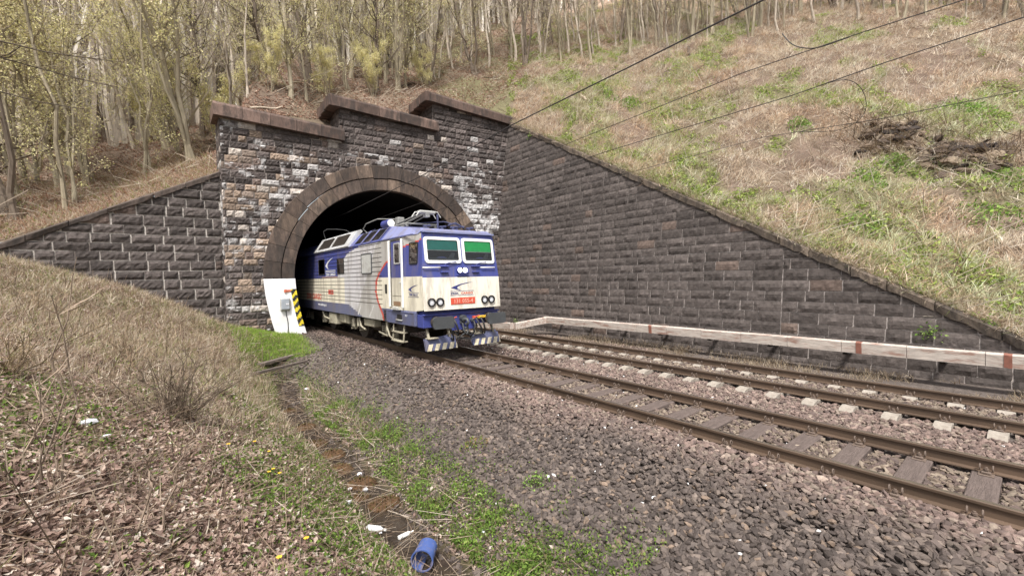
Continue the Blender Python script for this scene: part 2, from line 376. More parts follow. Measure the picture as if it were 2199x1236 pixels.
# stones of the front face, then the three little return faces at the steps and the left flank
parts=[blocks(Ppor,1.95,17.1,-.45,12.3,.295,.28,.78,keep_por,col_por,amp=.045,gap=.016,cell=.062,seed=3,rowjit=.12)]
v_,f_,c_=parts[0]; m_=v_[f_].mean(1); sm_=np.clip(stain(m_[:,0],m_[:,2])*1.0*sst(.42,.58,fbm(m_[:,0],m_[:,2],5.,3,74))+.55*sst(.655,.72,fbm(m_[:,0]*.8,m_[:,2]*1.5,3.2,3,75))*(m_[:,2]<8.8),0,1); parts[0]=(v_,f_,mixc(c_,[.58,.57,.57],sm_*.85))
parts.append(backing(Ppor,1.95,17.0,-.5,12.2,.12,lambda u,z:(z<ptop(u)+.02)&(np.hypot(u-AX,z-AZ)>RE-.42)&(u<wl(z)),mort_por))
for xf,za,zb,y_0,y_1 in ((1.95,-.3,9.6,22.3,23.9),(6.84,9.4,10.95,21.8,23.5),(11.74,10.7,12.15,21.32,23.2)):
    Pf=(lambda xf: (lambda u,z,w: np.stack([xf-w,u,z],-1)))(xf)
    parts.append(blocks(Pf,y_0,y_1,za,zb,.295,.3,.7,lambda u,z:z>-9,col_por,amp=.03,seed=int(xf)+9))
    parts.append(backing(Pf,y_0,y_1,za,zb,.3,lambda u,z:z>-9,mort_por))
V,F,C=cat3(parts)
wparent(link('stone_face',np_mesh('stone_face',V,F,cols=C),M['stone']),por)
# copings
def coping_stones(A,B,zt0,zt1,th,yfront,depth,seed,name='coping',ret=0.):
    r=np.random.default_rng(seed); mb=MB(); n=max(4,int((B-A)/1.05)); 
    for i in range(n):
        a=A+(B-A)*i/n+.006; e=A+(B-A)*(i+1)/n-.006; za=zt0+(zt1-zt0)*(a-A)/(B-A); ze=zt0+(zt1-zt0)*(e-A)/(B-A); j=(r.random()-.5)*.012
        c=np.array([.125,.085,.070])*(.6+.8*r.random()); c=tuple(c)
        prof=[(-.30,-th),(-.30,-.12),(-.22,0),(depth,.02),(depth,-th)]        # (out of face, down from top)
        vs=[]
        for xx,zz in ((a,za),(e,ze)):
            for (o_,d_) in prof: vs.append((xx,ypor(xx)+o_+j,zz+d_))
        k=len(prof); fs=[tuple(range(k)),tuple(range(2*k-1,k-1,-1))]+[(q,k+q,k+(q+1)%k,(q+1)%k) for q in range(k)]
        mb.add(vs,fs,c)
    if ret:
        for q in range(3):
            ya=ypor(A)+.0+q*.62+.02; yb=ya+.60; c=tuple(np.array([.12,.08,.066])*(.6+.7*r.random()))
            mb.bbox(A-.27,A+.25,ya-(.3 if q==0 else 0),yb,zt0-th-.03-q*.05,zt0-.015-q*.05,.03,c)
    return wparent(mb.build(name,M['coping'],None,True),por)
coping_stones(1.72,6.98,10.05,9.74,.58,0,1.2,1)
coping_stones(6.56,11.90,11.33,11.00,.55,0,1.2,2,ret=1)
coping_stones(11.45,17.05,12.52,12.12,.52,0,1.2,3,ret=1)
# core of the wall behind the stones (thickness), and the vaulted lining
mb=MB()
for xa,xb in ((1.97,6.84),(6.86,11.74),(11.76,16.6)):
    zt=float(ptop(np.array((xa+xb)/2)))-.1; mb.box(xa,xb,ypor(xa)+.05+.1,23.9-.1*(xa-2),8.6,zt,(.1,.08,.07))
mb.box(1.97,3.2,22.4,23.85,-.6,8.6,(.1,.08,.07)); mb.box(15.0,16.2,21.2,22.8,-.6,8.6,(.1,.08,.07))
wparent(mb.build('wall_core',M['stone'],None,True),por)
mb=MB(); NA=48; a0=-math.asin(2.9/RI*.98) if 2.9<RI else -.6; a0=-.68
ang=[a0+(math.pi-2*a0)*i/NA for i in range(NA+1)]
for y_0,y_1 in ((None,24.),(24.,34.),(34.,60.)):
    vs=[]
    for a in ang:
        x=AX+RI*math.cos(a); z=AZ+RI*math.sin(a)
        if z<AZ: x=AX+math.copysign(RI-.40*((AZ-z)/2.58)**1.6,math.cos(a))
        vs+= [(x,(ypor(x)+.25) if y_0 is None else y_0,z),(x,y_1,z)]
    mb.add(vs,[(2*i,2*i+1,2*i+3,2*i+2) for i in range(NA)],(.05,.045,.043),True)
mb.add([(2,60,-2),(17,60,-2),(17,60,9),(2,60,9)],[(0,1,2,3)])  # black cap added to keep outside light out of the bore's far end
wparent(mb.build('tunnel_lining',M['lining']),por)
# arch ring
mb=MB(); r=np.random.default_rng(5); NV=22
def vous(a,e,ri,ro,w,c,nseg=3,g=.008,mbx=None):
    vs=[];ga=g/ro
    for i in range(nseg+1):
        t=a+ga+(e-a-2*ga)*i/nseg
        for rr,ww,dd in ((ri+.012,-.5,0),(ri+.012,w-.02,0),(ri+.03,w,0),(ro-.03,w,0),(ro-.008,w-.025,0),(ro-.008,-.1,0)):
            x=AX+rr*math.cos(t); z=AZ+rr*math.sin(t); vs.append(tuple(Ppor(np.array(x),np.array(z),np.array(ww+(r.random()-.5)*.008))))
    k=6; fs=[(i*k+q,(i+1)*k+q,(i+1)*k+q+1,i*k+q+1) for i in range(nseg) for q in range(k-1)]+[tuple(range(k)),tuple(range(nseg*k+k-1,nseg*k-1,-1))]
    (mbx or mb).add(vs,fs,c)
def vcol():
    t=r.random(); c=np.array([.080,.060,.050]) if t<.5 else (np.array([.108,.078,.062]) if t<.85 else np.array([.15,.11,.085]))
    return tuple(c*(.7+.6*r.random()))
da=math.pi/NV
for i in range(NV):
    a=i*da; m_=5.02+.12*(r.random()-.5)
    vous(a,a+da,RI,m_,.10+.02*r.random(),vcol()); vous(a,a+da,m_+.01,RE-.02*r.random(),.12+.02*r.random(),vcol())
ao=wparent(mb.build('arch_ring',M['coping'],None,True),por)
# whitewashed springers below the arch on both sides
for side in (0,1):
    mbx=MB(); z_lo=-.35
    n=10; vs=[]
    for i in range(n+1):
        z=2.50+(z_lo-2.50)*i/n; dz=z-AZ
        q_=max(0,-dz/2.58)**1.6; xi=RI-.40*q_; xo=RE-.02-.42*q_
        s=-1 if side==0 else 1
        for xx,ww in ((xi,-1.2),(xi,.13),(xo,.13),(xo,-.1)):
            X=AX+s*xx; vs.append(tuple(Ppor(np.array(X),np.array(z),np.array(ww))))
    fs=[(i*4+q,i*4+q+1,(i+1)*4+q+1,(i+1)*4+q) for i in range(n) for q in range(3)]+[(0,1,2,3)]
    mbx.add(vs,fs); wparent(mbx.build('whitewashed_springer',M['whitewash']),por)
# ---- left wing wall
Pw=lambda u,z,w: np.stack([u+0*w,22.5-w,z],-1)
wt=lambda u: np.interp(u,[-6.5,-5.2,-4.21,1.9],[3.2,3.45,3.99,7.18])
def keep_w(u,z): return (z<wt(u)-.12)
def col_dark(lo=.060,hi=.12,warm=(1,.84,.79)):
    def f(u,z,r): 
        c=np.array(warm)*(lo+(hi-lo)*r.random())*.94*(1+.35*(float(fbm(np.array(u),np.array(z),.35,3,77))-.5)); 
        if r.random()<.05: c=c*np.array([1.35,1.2,1.1])
        return c
    return f
def mort_w(u,z): return mixc([.20,.17,.155],[.50,.46,.42],sst(.28,.46,fbm(u,z,.8,3,81)))
def slope_coping(mbx,pts,th,Pf,lo,hi,seed,depth=.45,gapc=(.5,.47,.42)):
    """pts: function top(u); stones laid down the slope"""
    pass
wing=empty('wing_wall',(-1.6,22.5,.5)); tag(wing,'dark block wing wall with pale mortar sloping down left of the portal','wall')
V,F,C=cat3([blocks(Pw,-6.3,1.93,-.2,7.2,.385,.5,1.05,keep_w,col_dark(.055,.11),amp=.045,gap=.022,cell=.1,seed=21,rowjit=.3),
            backing(Pw,-6.3,1.93,-.3,7.2,.12,lambda u,z:z<wt(u)-.1,mort_w)])
wparent(link('stone_face',np_mesh('stone_face',V,F,cols=C),M['stone']),wing)
def coping_run(P,top,ua,ub,length,th,proj,depth,seed,base=(.115,.09,.07),sgn=1):
    mbx=MB(); r=np.random.default_rng(seed); u=ua
    while u<ub-.1:
        e=min(ub,u+length*(.8+.5*r.random())); a=u+.012; b=e-.012; u=e
        za,zb=float(top(a)),float(top(b)); n=4
        c=tuple(np.array(base)*(.65+.8*r.random())); jt=(r.random()-.5)*.05
        vs=[];
        for i in range(n+1):
            t=a+(b-a)*i/n; z=za+(zb-za)*i/n
            for dz,w in ((-th*(1+.25*(r.random()-.5)),-depth),(-th*(1+.3*(r.random()-.5)),proj+(r.random()-.5)*.02),(-.06+(r.random()-.5)*.02,proj+.03*r.random()+jt),(jt*.4,proj-.05),(jt*.4,-depth)):
                vs.append(tuple(P(np.array(t),np.array(z+dz),np.array(w))))
        k=5; fs=[(i*k+q,(i+1)*k+q,(i+1)*k+(q+1)%k,i*k+(q+1)%k) for i in range(n) for q in range(k)]+[tuple(range(k)),tuple(range(n*k+k-1,n*k-1,-1))]
        mbx.add(vs,fs,c)
    return mbx
wparent(coping_run(Pw,lambda u:wt(u),-6.3,1.93,1.1,.22,.09,.35,4,(.075,.058,.05)).build('coping',M['coping'],None,True),wing)
# ---- right retaining wall
Pr=lambda u,z,w: np.stack([wallx(z)-w,u+0*w,z],-1)
ret=empty('retaining_wall',(15.2,9,-.4)); tag(ret,'long dark stone retaining wall with sloping top below the right hillside','wall')
def keep_r(u,z): return z<wtop(u)-.16
def mort_r(u,z): return mixc([.085,.07,.064],[.36,.32,.30],np.clip(sst(.30,.52,fbm(u*.6,z,.6,3,91))*np.where(z<3.3,1.,.5)+.15,0,1))
V,F,C=cat3([blocks(Pr,-1.8,21.2,-.6,12.1,.335,.42,.95,keep_r,col_dark(.066,.112,(1,.845,.785)),amp=.033,gap=.0155,cell=.1,seed=31,breaks=(5.35,13.0),rowjit=.08),
            backing(Pr,-1.8,21.2,-.65,12.1,.14,lambda u,z:z<wtop(u)-.12,mort_r)])
wparent(link('stone_face',np_mesh('stone_face',V,F[:,::-1],cols=C),M['stone']),ret)
wparent(coping_run(Pr,lambda u:wtop(u),-1.3,20.7,.95,.26,.07,.4,14,(.12,.095,.075)).build('coping',M['coping'],None,True),ret)
# ------------------------------------------------------------------ tracks
def rail_mesh():
    p=[(-.07,-.172),(.07,-.172),(.07,-.160),(.012,-.145),(.010,-.045),(.036,-.035),(.036,-.008),(.026,0),(-.026,0),(-.036,-.008),(-.036,-.035),(-.010,-.045),(-.012,-.145),(-.07,-.160)]
    ys=np.linspace(-9,60,60); n=len(p); V=[(a,y,b) for y in ys for a,b in p]
    F=[(i*n+k,i*n+(k+1)%n,(i+1)*n+(k+1)%n,(i+1)*n+k) for i in range(len(ys)-1) for k in range(n)]
    me=bpy.data.meshes.new('rail'); me.from_pydata(V,[],F); me.materials.append(M['railside']); me.materials.append(M['railtop'])
    me.polygons.foreach_set('material_index',[1 if (i%n)==7 else 0 for i in range(len(F))]); me.update(); return me
RM=rail_mesh()
def fast_mesh():
    mb=MB(); mb.bbox(-.19,.19,-.07,.07,-.178,-.165,.004)
    for s in (-1,1):
        mb.bbox(s*.115-.035,s*.115+.035,-.045,.045,-.165,-.135,.008)
        mb.cyl((s*.115,0,-.135),(s*.115,0,-.085),.014,6); mb.cyl((s*.115,0,-.12),(s*.115,0,-.1),.026,6)
        for q in (-1,1):
            pts=[(s*(.085+.03*math.cos(t)),q*.055,-.10+.035*math.sin(t)) for t in np.linspace(-1.2,4,8)]
            mb.tube(pts,.009,4)
    me=mb.build('rail_fastening',M['clip']); m=me.data; bpy.data.objects.remove(me); return m
FM=fast_mesh()
def wood_mesh():
    mb=MB(); mb.bbox(-1.25,1.25,-.13,.13,-.34,-.178,.012); o=mb.build('sleeper',M['wood']); m=o.data; bpy.data.objects.remove(o); return m
def conc_mesh():
    mb=MB(); 
    for s in (-1,1):
        pr=[(.44,-.36),(1.22,-.36),(1.22,-.215),(1.16,-.17),(.95,-.150),(.93,-.176),(.59,-.176),(.57,-.150),(.47,-.165),(.44,-.2)]
        mb.prism([(s*a,b) for a,b in (pr if s>0 else pr[::-1])],'y',-.105,.105)
    mb.box(-.44,.44,-.1,.1,-.36,-.25); o=mb.build('sleeper',M['concrete']); m=o.data; bpy.data.objects.remove(o); return m
def track(xc,label,sm,name,xr,half,step,n0,yoff):
    t=empty('railway_track',(xc,0,0)); tag(t,label,'railway track',group='parallel railway tracks')
    for s in (-1,1):
        r_=link('rail',RM,None,t); r_.location=(s*half,0,0)
    rr=random.Random(xc)
    k=0;y=-1.4
    while y<22.0:
        q=link('sleeper',sm,None,t); q.location=(0,y+rr.uniform(-.02,.02),rr.uniform(-.004,.002)); q.rotation_euler=(0,0,rr.uniform(-.012,.012))
        if y<11:
            for s in (-1,1):
                f=link('rail_fastening',FM,None,q); f.location=(s*half,0,0)
        y+=step
    return t
WM=wood_mesh(); CM=conc_mesh()
track(7.12,'nearer railway track on dark wooden sleepers, the locomotive stands on it',WM,'w',0,.75,.62,0,0)
track(10.8,'farther railway track on pale concrete sleepers beside the retaining wall',CM,'c',0,.75,.62,0,0)
# ------------------------------------------------------------------ white painted cable trough
tr=empty('cable_trough',(14.2,7,-.4)); tag(tr,'long low cable trough in peeling white paint along the foot of the retaining wall','cable trough')
TP=[(14.22,-3.,.36),(14.22,15.1,.30),(12.55,15.6,.10),(12.45,18.9,.0)]
def trough(seg,pa,pb,mt,name,w=.25,h=.15,k=1.0):
    mb=MB(); pa=Vector(pa);pb=Vector(pb); d=(pb-pa).normalized(); sd=d.cross(Vector((0,0,1))).normalized(); up=Vector((0,0,1))
    pr=[(-w*.9,-h),(w*.95,-h),(w,-h*.8),(w*.98,-h*.1),(w*.8,h*.25),(-w*.2,h*.95),(-w*.9,h),(-w,h*.8)]
    n=max(2,int((pb-pa).length/1.25)); rr=random.Random(seg)
    for i in range(n):
        a=pa.lerp(pb,(i+.004)/n); b=pa.lerp(pb,(i+.996)/n); vs=[]
        jj=(rr.uniform(-.008,.008),rr.uniform(-.006,.006))
        for p in (a,b):
            for x,z in pr: vs.append(p+sd*(x*k+jj[0])+up*(z*k+jj[1]))
        m=len(pr); mb.add(vs,[tuple(range(m)),tuple(range(2*m-1,m-1,-1))]+[(q,m+q,m+(q+1)%m,(q+1)%m) for q in range(m)])
    return wparent(mb.build(name,mt),tr)
for i in range(3): trough(i,TP[i],TP[i+1],M['trough'],'trough_cover')
for yy in (.55,3.1,9.3):                    # rust brown joint bands
    zz=np.interp(yy,[-3,15.1],[.36,.30]); trough(9,(14.22,yy-.06,zz),(14.22,yy+.06,zz),M['rustbrown'],'joint_band',k=1.02)
for yy in np.arange(-2.2,15,1.9): mb=MB(); mb.box(14.42,15.2,yy-.05,yy+.05,.06,.16); wparent(mb.build('bracket',M['black0']),tr)
# ------------------------------------------------------------------ overhead wires
def wire(pts,r,name,label,cat='wire',group='overhead line wires',n=5):
    mb=MB(); mb.tube(pts,r,n); o=mb.build(name,M['wire']); tag(o,label,cat,group); return o
def sag(p,q,s,n=14):
    p=Vector(p);q=Vector(q); return [p.lerp(q,i/n)-Vector((0,0,s*4*(i/n)*(1-i/n))) for i in range(n+1)]
wire([(7.15,-6,6.5),(7.15,2.73,6.45),(7.15,5.16,6.39),(7.15,8.8,6.32),(7.15,14,6.0),(7.15,22,5.75),(7.15,45,5.6)],.015,'catenary_wire','thick uppermost overhead wire running from the upper frame edge into the tunnel mouth')
wire([(8.6,-6,6.05),(8.55,.7,5.98),(8.5,1.85,6.02),(8.5,3.57,6.07),(8.5,9.4,5.85),(8.4,16,5.55),(8.2,24,5.3),(8,45,5.2)],.008,'catenary_wire','second overhead wire from the top, with a short curved tail clamped to it')
wire([(10.8,-6,6.4),(10.8,.3,6.33),(10.8,2.0,6.29),(10.8,3.57,6.2),(10.8,8.7,6.2),(10.8,16,5.9),(10.8,24,5.7),(10.8,45,5.6)],.010,'catenary_wire','third overhead wire from the top above the far track')
wire([(13.6,-6,6.0),(13.7,.37,5.94),(13.8,2.59,6.05),(13.6,5.2,6.25),(13.0,9.15,6.0),(11.8,16,5.5),(11,24,5.3),(11,45,5.2)],.008,'catenary_wire','lowest overhead wire at the right edge of the view')
def smooth_pts(P,k=3):
    P=np.array(P,float)
    for _ in range(k):
        Q=[P[0]]
        for a,b in zip(P[:-1],P[1:]): Q+= [a*.75+b*.25,a*.25+b*.75]
        Q.append(P[-1]); P=np.array(Q)
    return [tuple(p) for p in P]
wire(smooth_pts([(10.8,3.6,6.2),(10.8,2.77,6.25),(11.0,2.54,6.22),(11.4,2.44,6.07),(11.9,2.49,5.86),(12.5,2.72,5.81),(13.1,3.08,5.85),(13.6,3.53,5.95),(13.66,4.3,6.17)]),.007,'jumper_cable','thin looping jumper cable hanging between the third and the lowest overhead wires','cable')
wire(smooth_pts([(8.5,2.95,6.5),(8.5,2.84,6.30),(8.5,2.72,6.17),(8.5,2.53,6.06),(8.5,2.37,6.02),(8.5,2.0,6.02)]),.009,'jumper_cable','short curved cable tail clamped to the second overhead wire from the top','cable')
# ------------------------------------------------------------------ locomotive (built in its own frame: x across, y backwards from the nose, z up from the rail)
BLUE=(.052,.066,.255); CREAM=(.74,.69,.56); SILV=(.56,.545,.56); GREYD=(.42,.405,.385); SKIRT=(.10,.11,.20); REDP=(.55,.06,.04); ROOFB=(.22,.24,.42); WHT=(.80,.80,.80)
M['paint']=mat('locomotive_paint',attr=True,rough=.42,noise=.07,scale=2.5,dirt=(.17,.14,.11),dirt_amt=.42,dscale=2.3,spec=.5,stretch=(1,1,.22),dlo=.47)
M['lblue']=mat('blue_paint',BLUE,rough=.42,noise=.15,scale=5,dirt=(.1,.08,.07),dirt_amt=.3)
M['frame']=mat('white_frame',(.82,.82,.80),rough=.5,noise=.05)
M['black']=mat('black_steel',(.012,.011,.011),rough=.7,noise=.4,scale=9)
M['dark_sheet']=mat('dark_cab_sheet',(.022,.021,.021),rough=.8,noise=.5,scale=5)  # flat dark sheets; the unlit cab's shade is put into this colour
M['dullblue']=mat('dull_blue',SKIRT,rough=.5,noise=.2,dirt=(.1,.08,.07),dirt_amt=.5)
M['teal']=mat('teal_blind',(.01,.30,.24),rough=.5,noise=.1); M['green']=mat('green_blind',(.015,.72,.18),rough=.5,noise=.1)
M['glass']=glassmat('window_glass',(.9,.92,.92),.05); M['dglass']=glassmat('side_glass',(.25,.25,.25),.35)
M['beige']=mat('dusty_beige_steel',(.36,.33,.25),rough=.7,noise=.3,scale=8,dirt=(.1,.08,.06),dirt_amt=.7,dscale=4)
M['under']=mat('brake_dust_steel',(.050,.040,.034),rough=.8,noise=.5,scale=8)
M['pgrey']=mat('pale_grey_metal',(.46,.46,.44),rough=.5,noise=.15,scale=6,dirt=(.2,.17,.14),dirt_amt=.5)
M['dgrey']=mat('dark_grey_buffer',(.075,.08,.085),rough=.5,noise=.25,scale=6,metal=.2)
M['red']=mat('red_plate',(.62,.09,.05),rough=.5,noise=.1); M['pink']=mat('faded_letters',(.78,.42,.32),rough=.6)
M['navy']=mat('navy_lettering',(.03,.04,.17),rough=.5); M['wtext']=mat('white_lettering',(.7,.7,.72),rough=.5); M['rtext']=mat('red_lettering',(.6,.10,.06),rough=.5)
M['yellow']=mat('yellow_paint',(.75,.47,.04),rough=.5,noise=.15); M['rubber']=mat('rubber_hose',(.03,.03,.03),rough=.6)
M['lens']=mat('lamp_lens',(.75,.77,.80),rough=.15,noise=.05); M['lit']=emis('lit_headlamp',(1,.93,.80),2.2)
loco=empty('locomotive',(7.08,11.2,0)); tag(loco,'boxy blue and cream electric locomotive with two green window blinds coming out of the tunnel','locomotive')
yf=lambda z: np.interp(z,[.9,1.43,2.37,3.75,4],[-.06,-.06,0.,.20,.24]); bow=lambda x: .045*np.abs(x/1.36)**3
hw=lambda z: np.interp(z,[1.4,2.4,3.75],[1.365,1.365,1.27])
def paint(y,z):
    c=np.empty(y.shape+(3,)); c[:]=SILV
    arc=np.interp(z,[1.0,1.12,1.24,1.59,1.91,2.28,2.55,2.89,3.08,3.36,3.5,3.8],[2.84,2.88,2.99,3.31,3.47,3.44,3.18,2.59,1.99,1.18,.24,-.9])
    bl=np.interp(z,[2.45,2.95,3.26,3.45,3.56,3.69],[7.81,7.4,6.85,6.34,5.56,4.62])
    c[(y<4.4-.9*(z-2.4))]=GREYD; c[(z>2.46)&(y>bl-.55)&(y<bl)&(z<3.5)]=(.66,.65,.66)
    c[(z>2.46)&(y>bl)]=BLUE; 
    w=(z<=2.46)&(y>6.9); c[w]=CREAM; c[(z<2.46)&(z>1.43)&(y>6.86)&(y<8.1)]=np.array(CREAM)*.97
    c[(z<1.42)&(y>4.84+(z-.98)*3.75)]=SKIRT
    f=y<arc; c[f&(z>2.41)]=BLUE; c[f&(z<=2.41)]=CREAM
    c[f&(z<1.40)]=SKIRT
    c[(np.abs(y-arc)<.075+.05*(z>2.9))]=REDP
    # panel with bright edge where the two greys meet, red square by the middle
    c[(y>8.40)&(y<9.20)&(z>1.75)&(z<1.95)]=REDP
    c[(y>7.72)&(y<10.1)&(z>2.47)&(z<2.55)]=(.35,.22,.2)
    # crease-like white flashes low on the grey
    for yy,s in ((5.3,.9),(4.1,1.1)):
        c[(z<1.62)&(z>1.05)&(np.abs(y-(yy-(z-1.1)*s))<.10*(1.65-z))&(y<6.0)]=(.62,.61,.60)
    return c
def loco_side(sx):
    zr=[.98]; z=1.06
    while z<3.66: zr.append(z); z+=.045
    zr=[.98]+[1.41+0*0] ; zs=[]
    base=list(np.arange(.98,1.50,.06))+[1.52]; g=1.52
    rows=[(z_,0) for z_ in base[:-1]]
    while g<3.60:
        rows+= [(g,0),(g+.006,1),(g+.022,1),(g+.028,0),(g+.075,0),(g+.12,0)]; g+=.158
    rows+= [(3.64,0),(3.68,0)]
    zz=np.array([r[0] for r in rows]); gr=np.array([r[1] for r in rows])
    ys=np.concatenate([np.linspace(0,2.9,70),np.arange(2.96,16.0,.055)])
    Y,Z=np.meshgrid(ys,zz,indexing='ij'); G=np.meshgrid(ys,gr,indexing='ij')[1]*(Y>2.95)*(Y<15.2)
    S=sst(1.5,0,Y) if False else 1-sst(0,1.5,Y)
    X=-(1.41-(1.41-hw(Z))*S)+.016*G; YY=Y+(yf(Z)+.045)*(1-np.clip(Y/1.5,0,1)); YY=np.where(Z<1.43,np.maximum(YY,.45),YY)
    V=np.stack([X*(-sx),YY,Z],-1).reshape(-1,3); n,m=Y.shape; i=np.arange(n*m).reshape(n,m)
    F=np.stack([i[:-1,:-1],i[1:,:-1],i[1:,1:],i[:-1,1:]],-1).reshape(-1,4)
    if sx<0: F=F[:,::-1]
    Ym=.25*(YY[1:,1:]+YY[:-1,:-1]+YY[1:,:-1]+YY[:-1,1:]); Zm=.25*(Z[1:,1:]+Z[:-1,:-1]+Z[1:,:-1]+Z[:-1,1:])
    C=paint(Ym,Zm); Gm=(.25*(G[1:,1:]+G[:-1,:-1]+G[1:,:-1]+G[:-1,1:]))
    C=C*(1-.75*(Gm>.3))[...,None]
    return V,F,C.reshape(-1,3)
def loco_front():
    xs_=np.linspace(-1,1,41); zz=np.concatenate([np.linspace(1.43,2.37,12),np.linspace(2.39,3.75,22)])
    U,Z=np.meshgrid(xs_,zz,indexing='ij'); X=U*hw(Z); Y=yf(Z)+bow(X)
    V=np.stack([X,Y,Z],-1).reshape(-1,3); n,m=U.shape; i=np.arange(n*m).reshape(n,m); F=np.stack([i[:-1,:-1],i[1:,:-1],i[1:,1:],i[:-1,1:]],-1).reshape(-1,4)
    Zm=.25*(Z[1:,1:]+Z[:-1,:-1]+Z[1:,:-1]+Z[:-1,1:]); C=np.where((Zm>2.38)[...,None],np.array(BLUE),np.array(CREAM)*np.array([1.08,1.09,1.16])); return V,F,C.reshape(-1,3)
V,F,C=cat3([loco_side(1),loco_side(-1),loco_front()]); V[:,0]*=1
# closing floor of the overhanging nose, back wall and belly
ex=np.array([(-1.36,-.015,1.43),(1.36,-.015,1.43),(1.40,2.9,1.43),(-1.40,2.9,1.43),(-1.40,16,.98),(1.40,16,.98),(1.40,16,3.68),(-1.40,16,3.68),(-1.36,-.06,1.43),(1.36,-.06,1.43)])
V,F,C=cat3([(V,F,C),(ex,np.array([[0,1,2,3],[4,5,6,7],[8,9,1,0]]),np.full((3,3),.05))])
body=link('body',np_mesh('body',V,F,cols=C),M['paint'],loco)
# roof
mb=MB()
def rp(y): # upper edge of the roof slope (x,z)
    return (float(np.interp(y,[.2,.42,2.9,16],[1.27,1.20,.98,.98])),float(np.interp(y,[.2,.42,2.9,16],[3.75,3.86,4.18,4.18])))
ysr=[.2,.42,1.2,2.0,2.9,3.4,5.7,8,10,12,16]
for a,b in zip(ysr[:-1],ysr[1:]):
    (xa,za),(xb,zb)=rp(a),rp(b); c=ROOFB if a<2.9 else (.07,.09,.30)
    la=-1.41+.14*(1-float(sst(0,1.5,a))); lb=-1.41+.14*(1-float(sst(0,1.5,b))); lz=3.68 if a>.3 else 3.72
    for s in (1,-1):
        q=[(s*la,a,lz if a>.3 else 3.75),(s*lb,b,3.68),(s*-xb,b,zb),(s*-xa,a,za)]; mb.add(q,[(0,1,2,3) if s>0 else (3,2,1,0)],c)
        mb.box(*sorted((s*(-1.425),s*(-1.39))),max(a,.5),b,3.655,3.69,(.10,.12,.30)) if a>.3 else None
    mb.add([(-xa,a,za),(-xb,b,zb),(xb,b,zb),(xa,a,za)],[(0,1,2,3)],(.17,.18,.30) if a<2.9 else (.10,.10,.13))
mb.add([(-1.29,.17,3.73),(1.29,.17,3.73),(1.20,.42,3.862),(-1.20,.42,3.862)],[(0,1,2,3)],ROOFB)
mb.box(-1.27,1.27,.135,.20,3.715,3.755,ROOFB)
roof=mb.build('roof',M['paint'],loco,True)
def FP(x,z,w): return (x,float(yf(z)+bow(x))-w,z)
def rrect(x0,x1,z0,z1,r,n=5):
    P=[]
    for cx,cz,a0 in ((x1-r,z1-r,0),(x0+r,z1-r,90),(x0+r,z0+r,180),(x1-r,z0+r,270)):
        for i in range(n+1):
            a=math.radians(a0+90*i/n); P.append((cx+r*math.cos(a),cz+r*math.sin(a)))
    return P
def ringpanel(fp,x0,x1,z0,z1,r,t,w0,w1,mb):
    o=rrect(x0,x1,z0,z1,r); i_=rrect(x0+t,x1-t,z0+t,z1-t,max(.02,r-t*.6)); n=len(o)
    vs=[fp(p[0],p[1],w0) for p in o]+[fp(p[0],p[1],w1) for p in o]+[fp(p[0],p[1],w1) for p in i_]+[fp(p[0],p[1],w0) for p in i_]
    mb.add(vs,[(j*n+k,j*n+(k+1)%n,(j+1)*n+(k+1)%n,(j+1)*n+k) for j in range(3) for k in range(n)])
def flatpanel(fp,x0,x1,z0,z1,r,w,mb):
    o=rrect(x0,x1,z0,z1,r); c=fp((x0+x1)/2,(z0+z1)/2,w); n=len(o); mb.add([fp(p[0],p[1],w) for p in o]+[c],[(k,(k+1)%n,n) for k in range(n)])
SP=lambda y,z,w: (-(1.41-(1.41-float(hw(z)))*(1-float(sst(0,1.5,y))))-w,y,z)
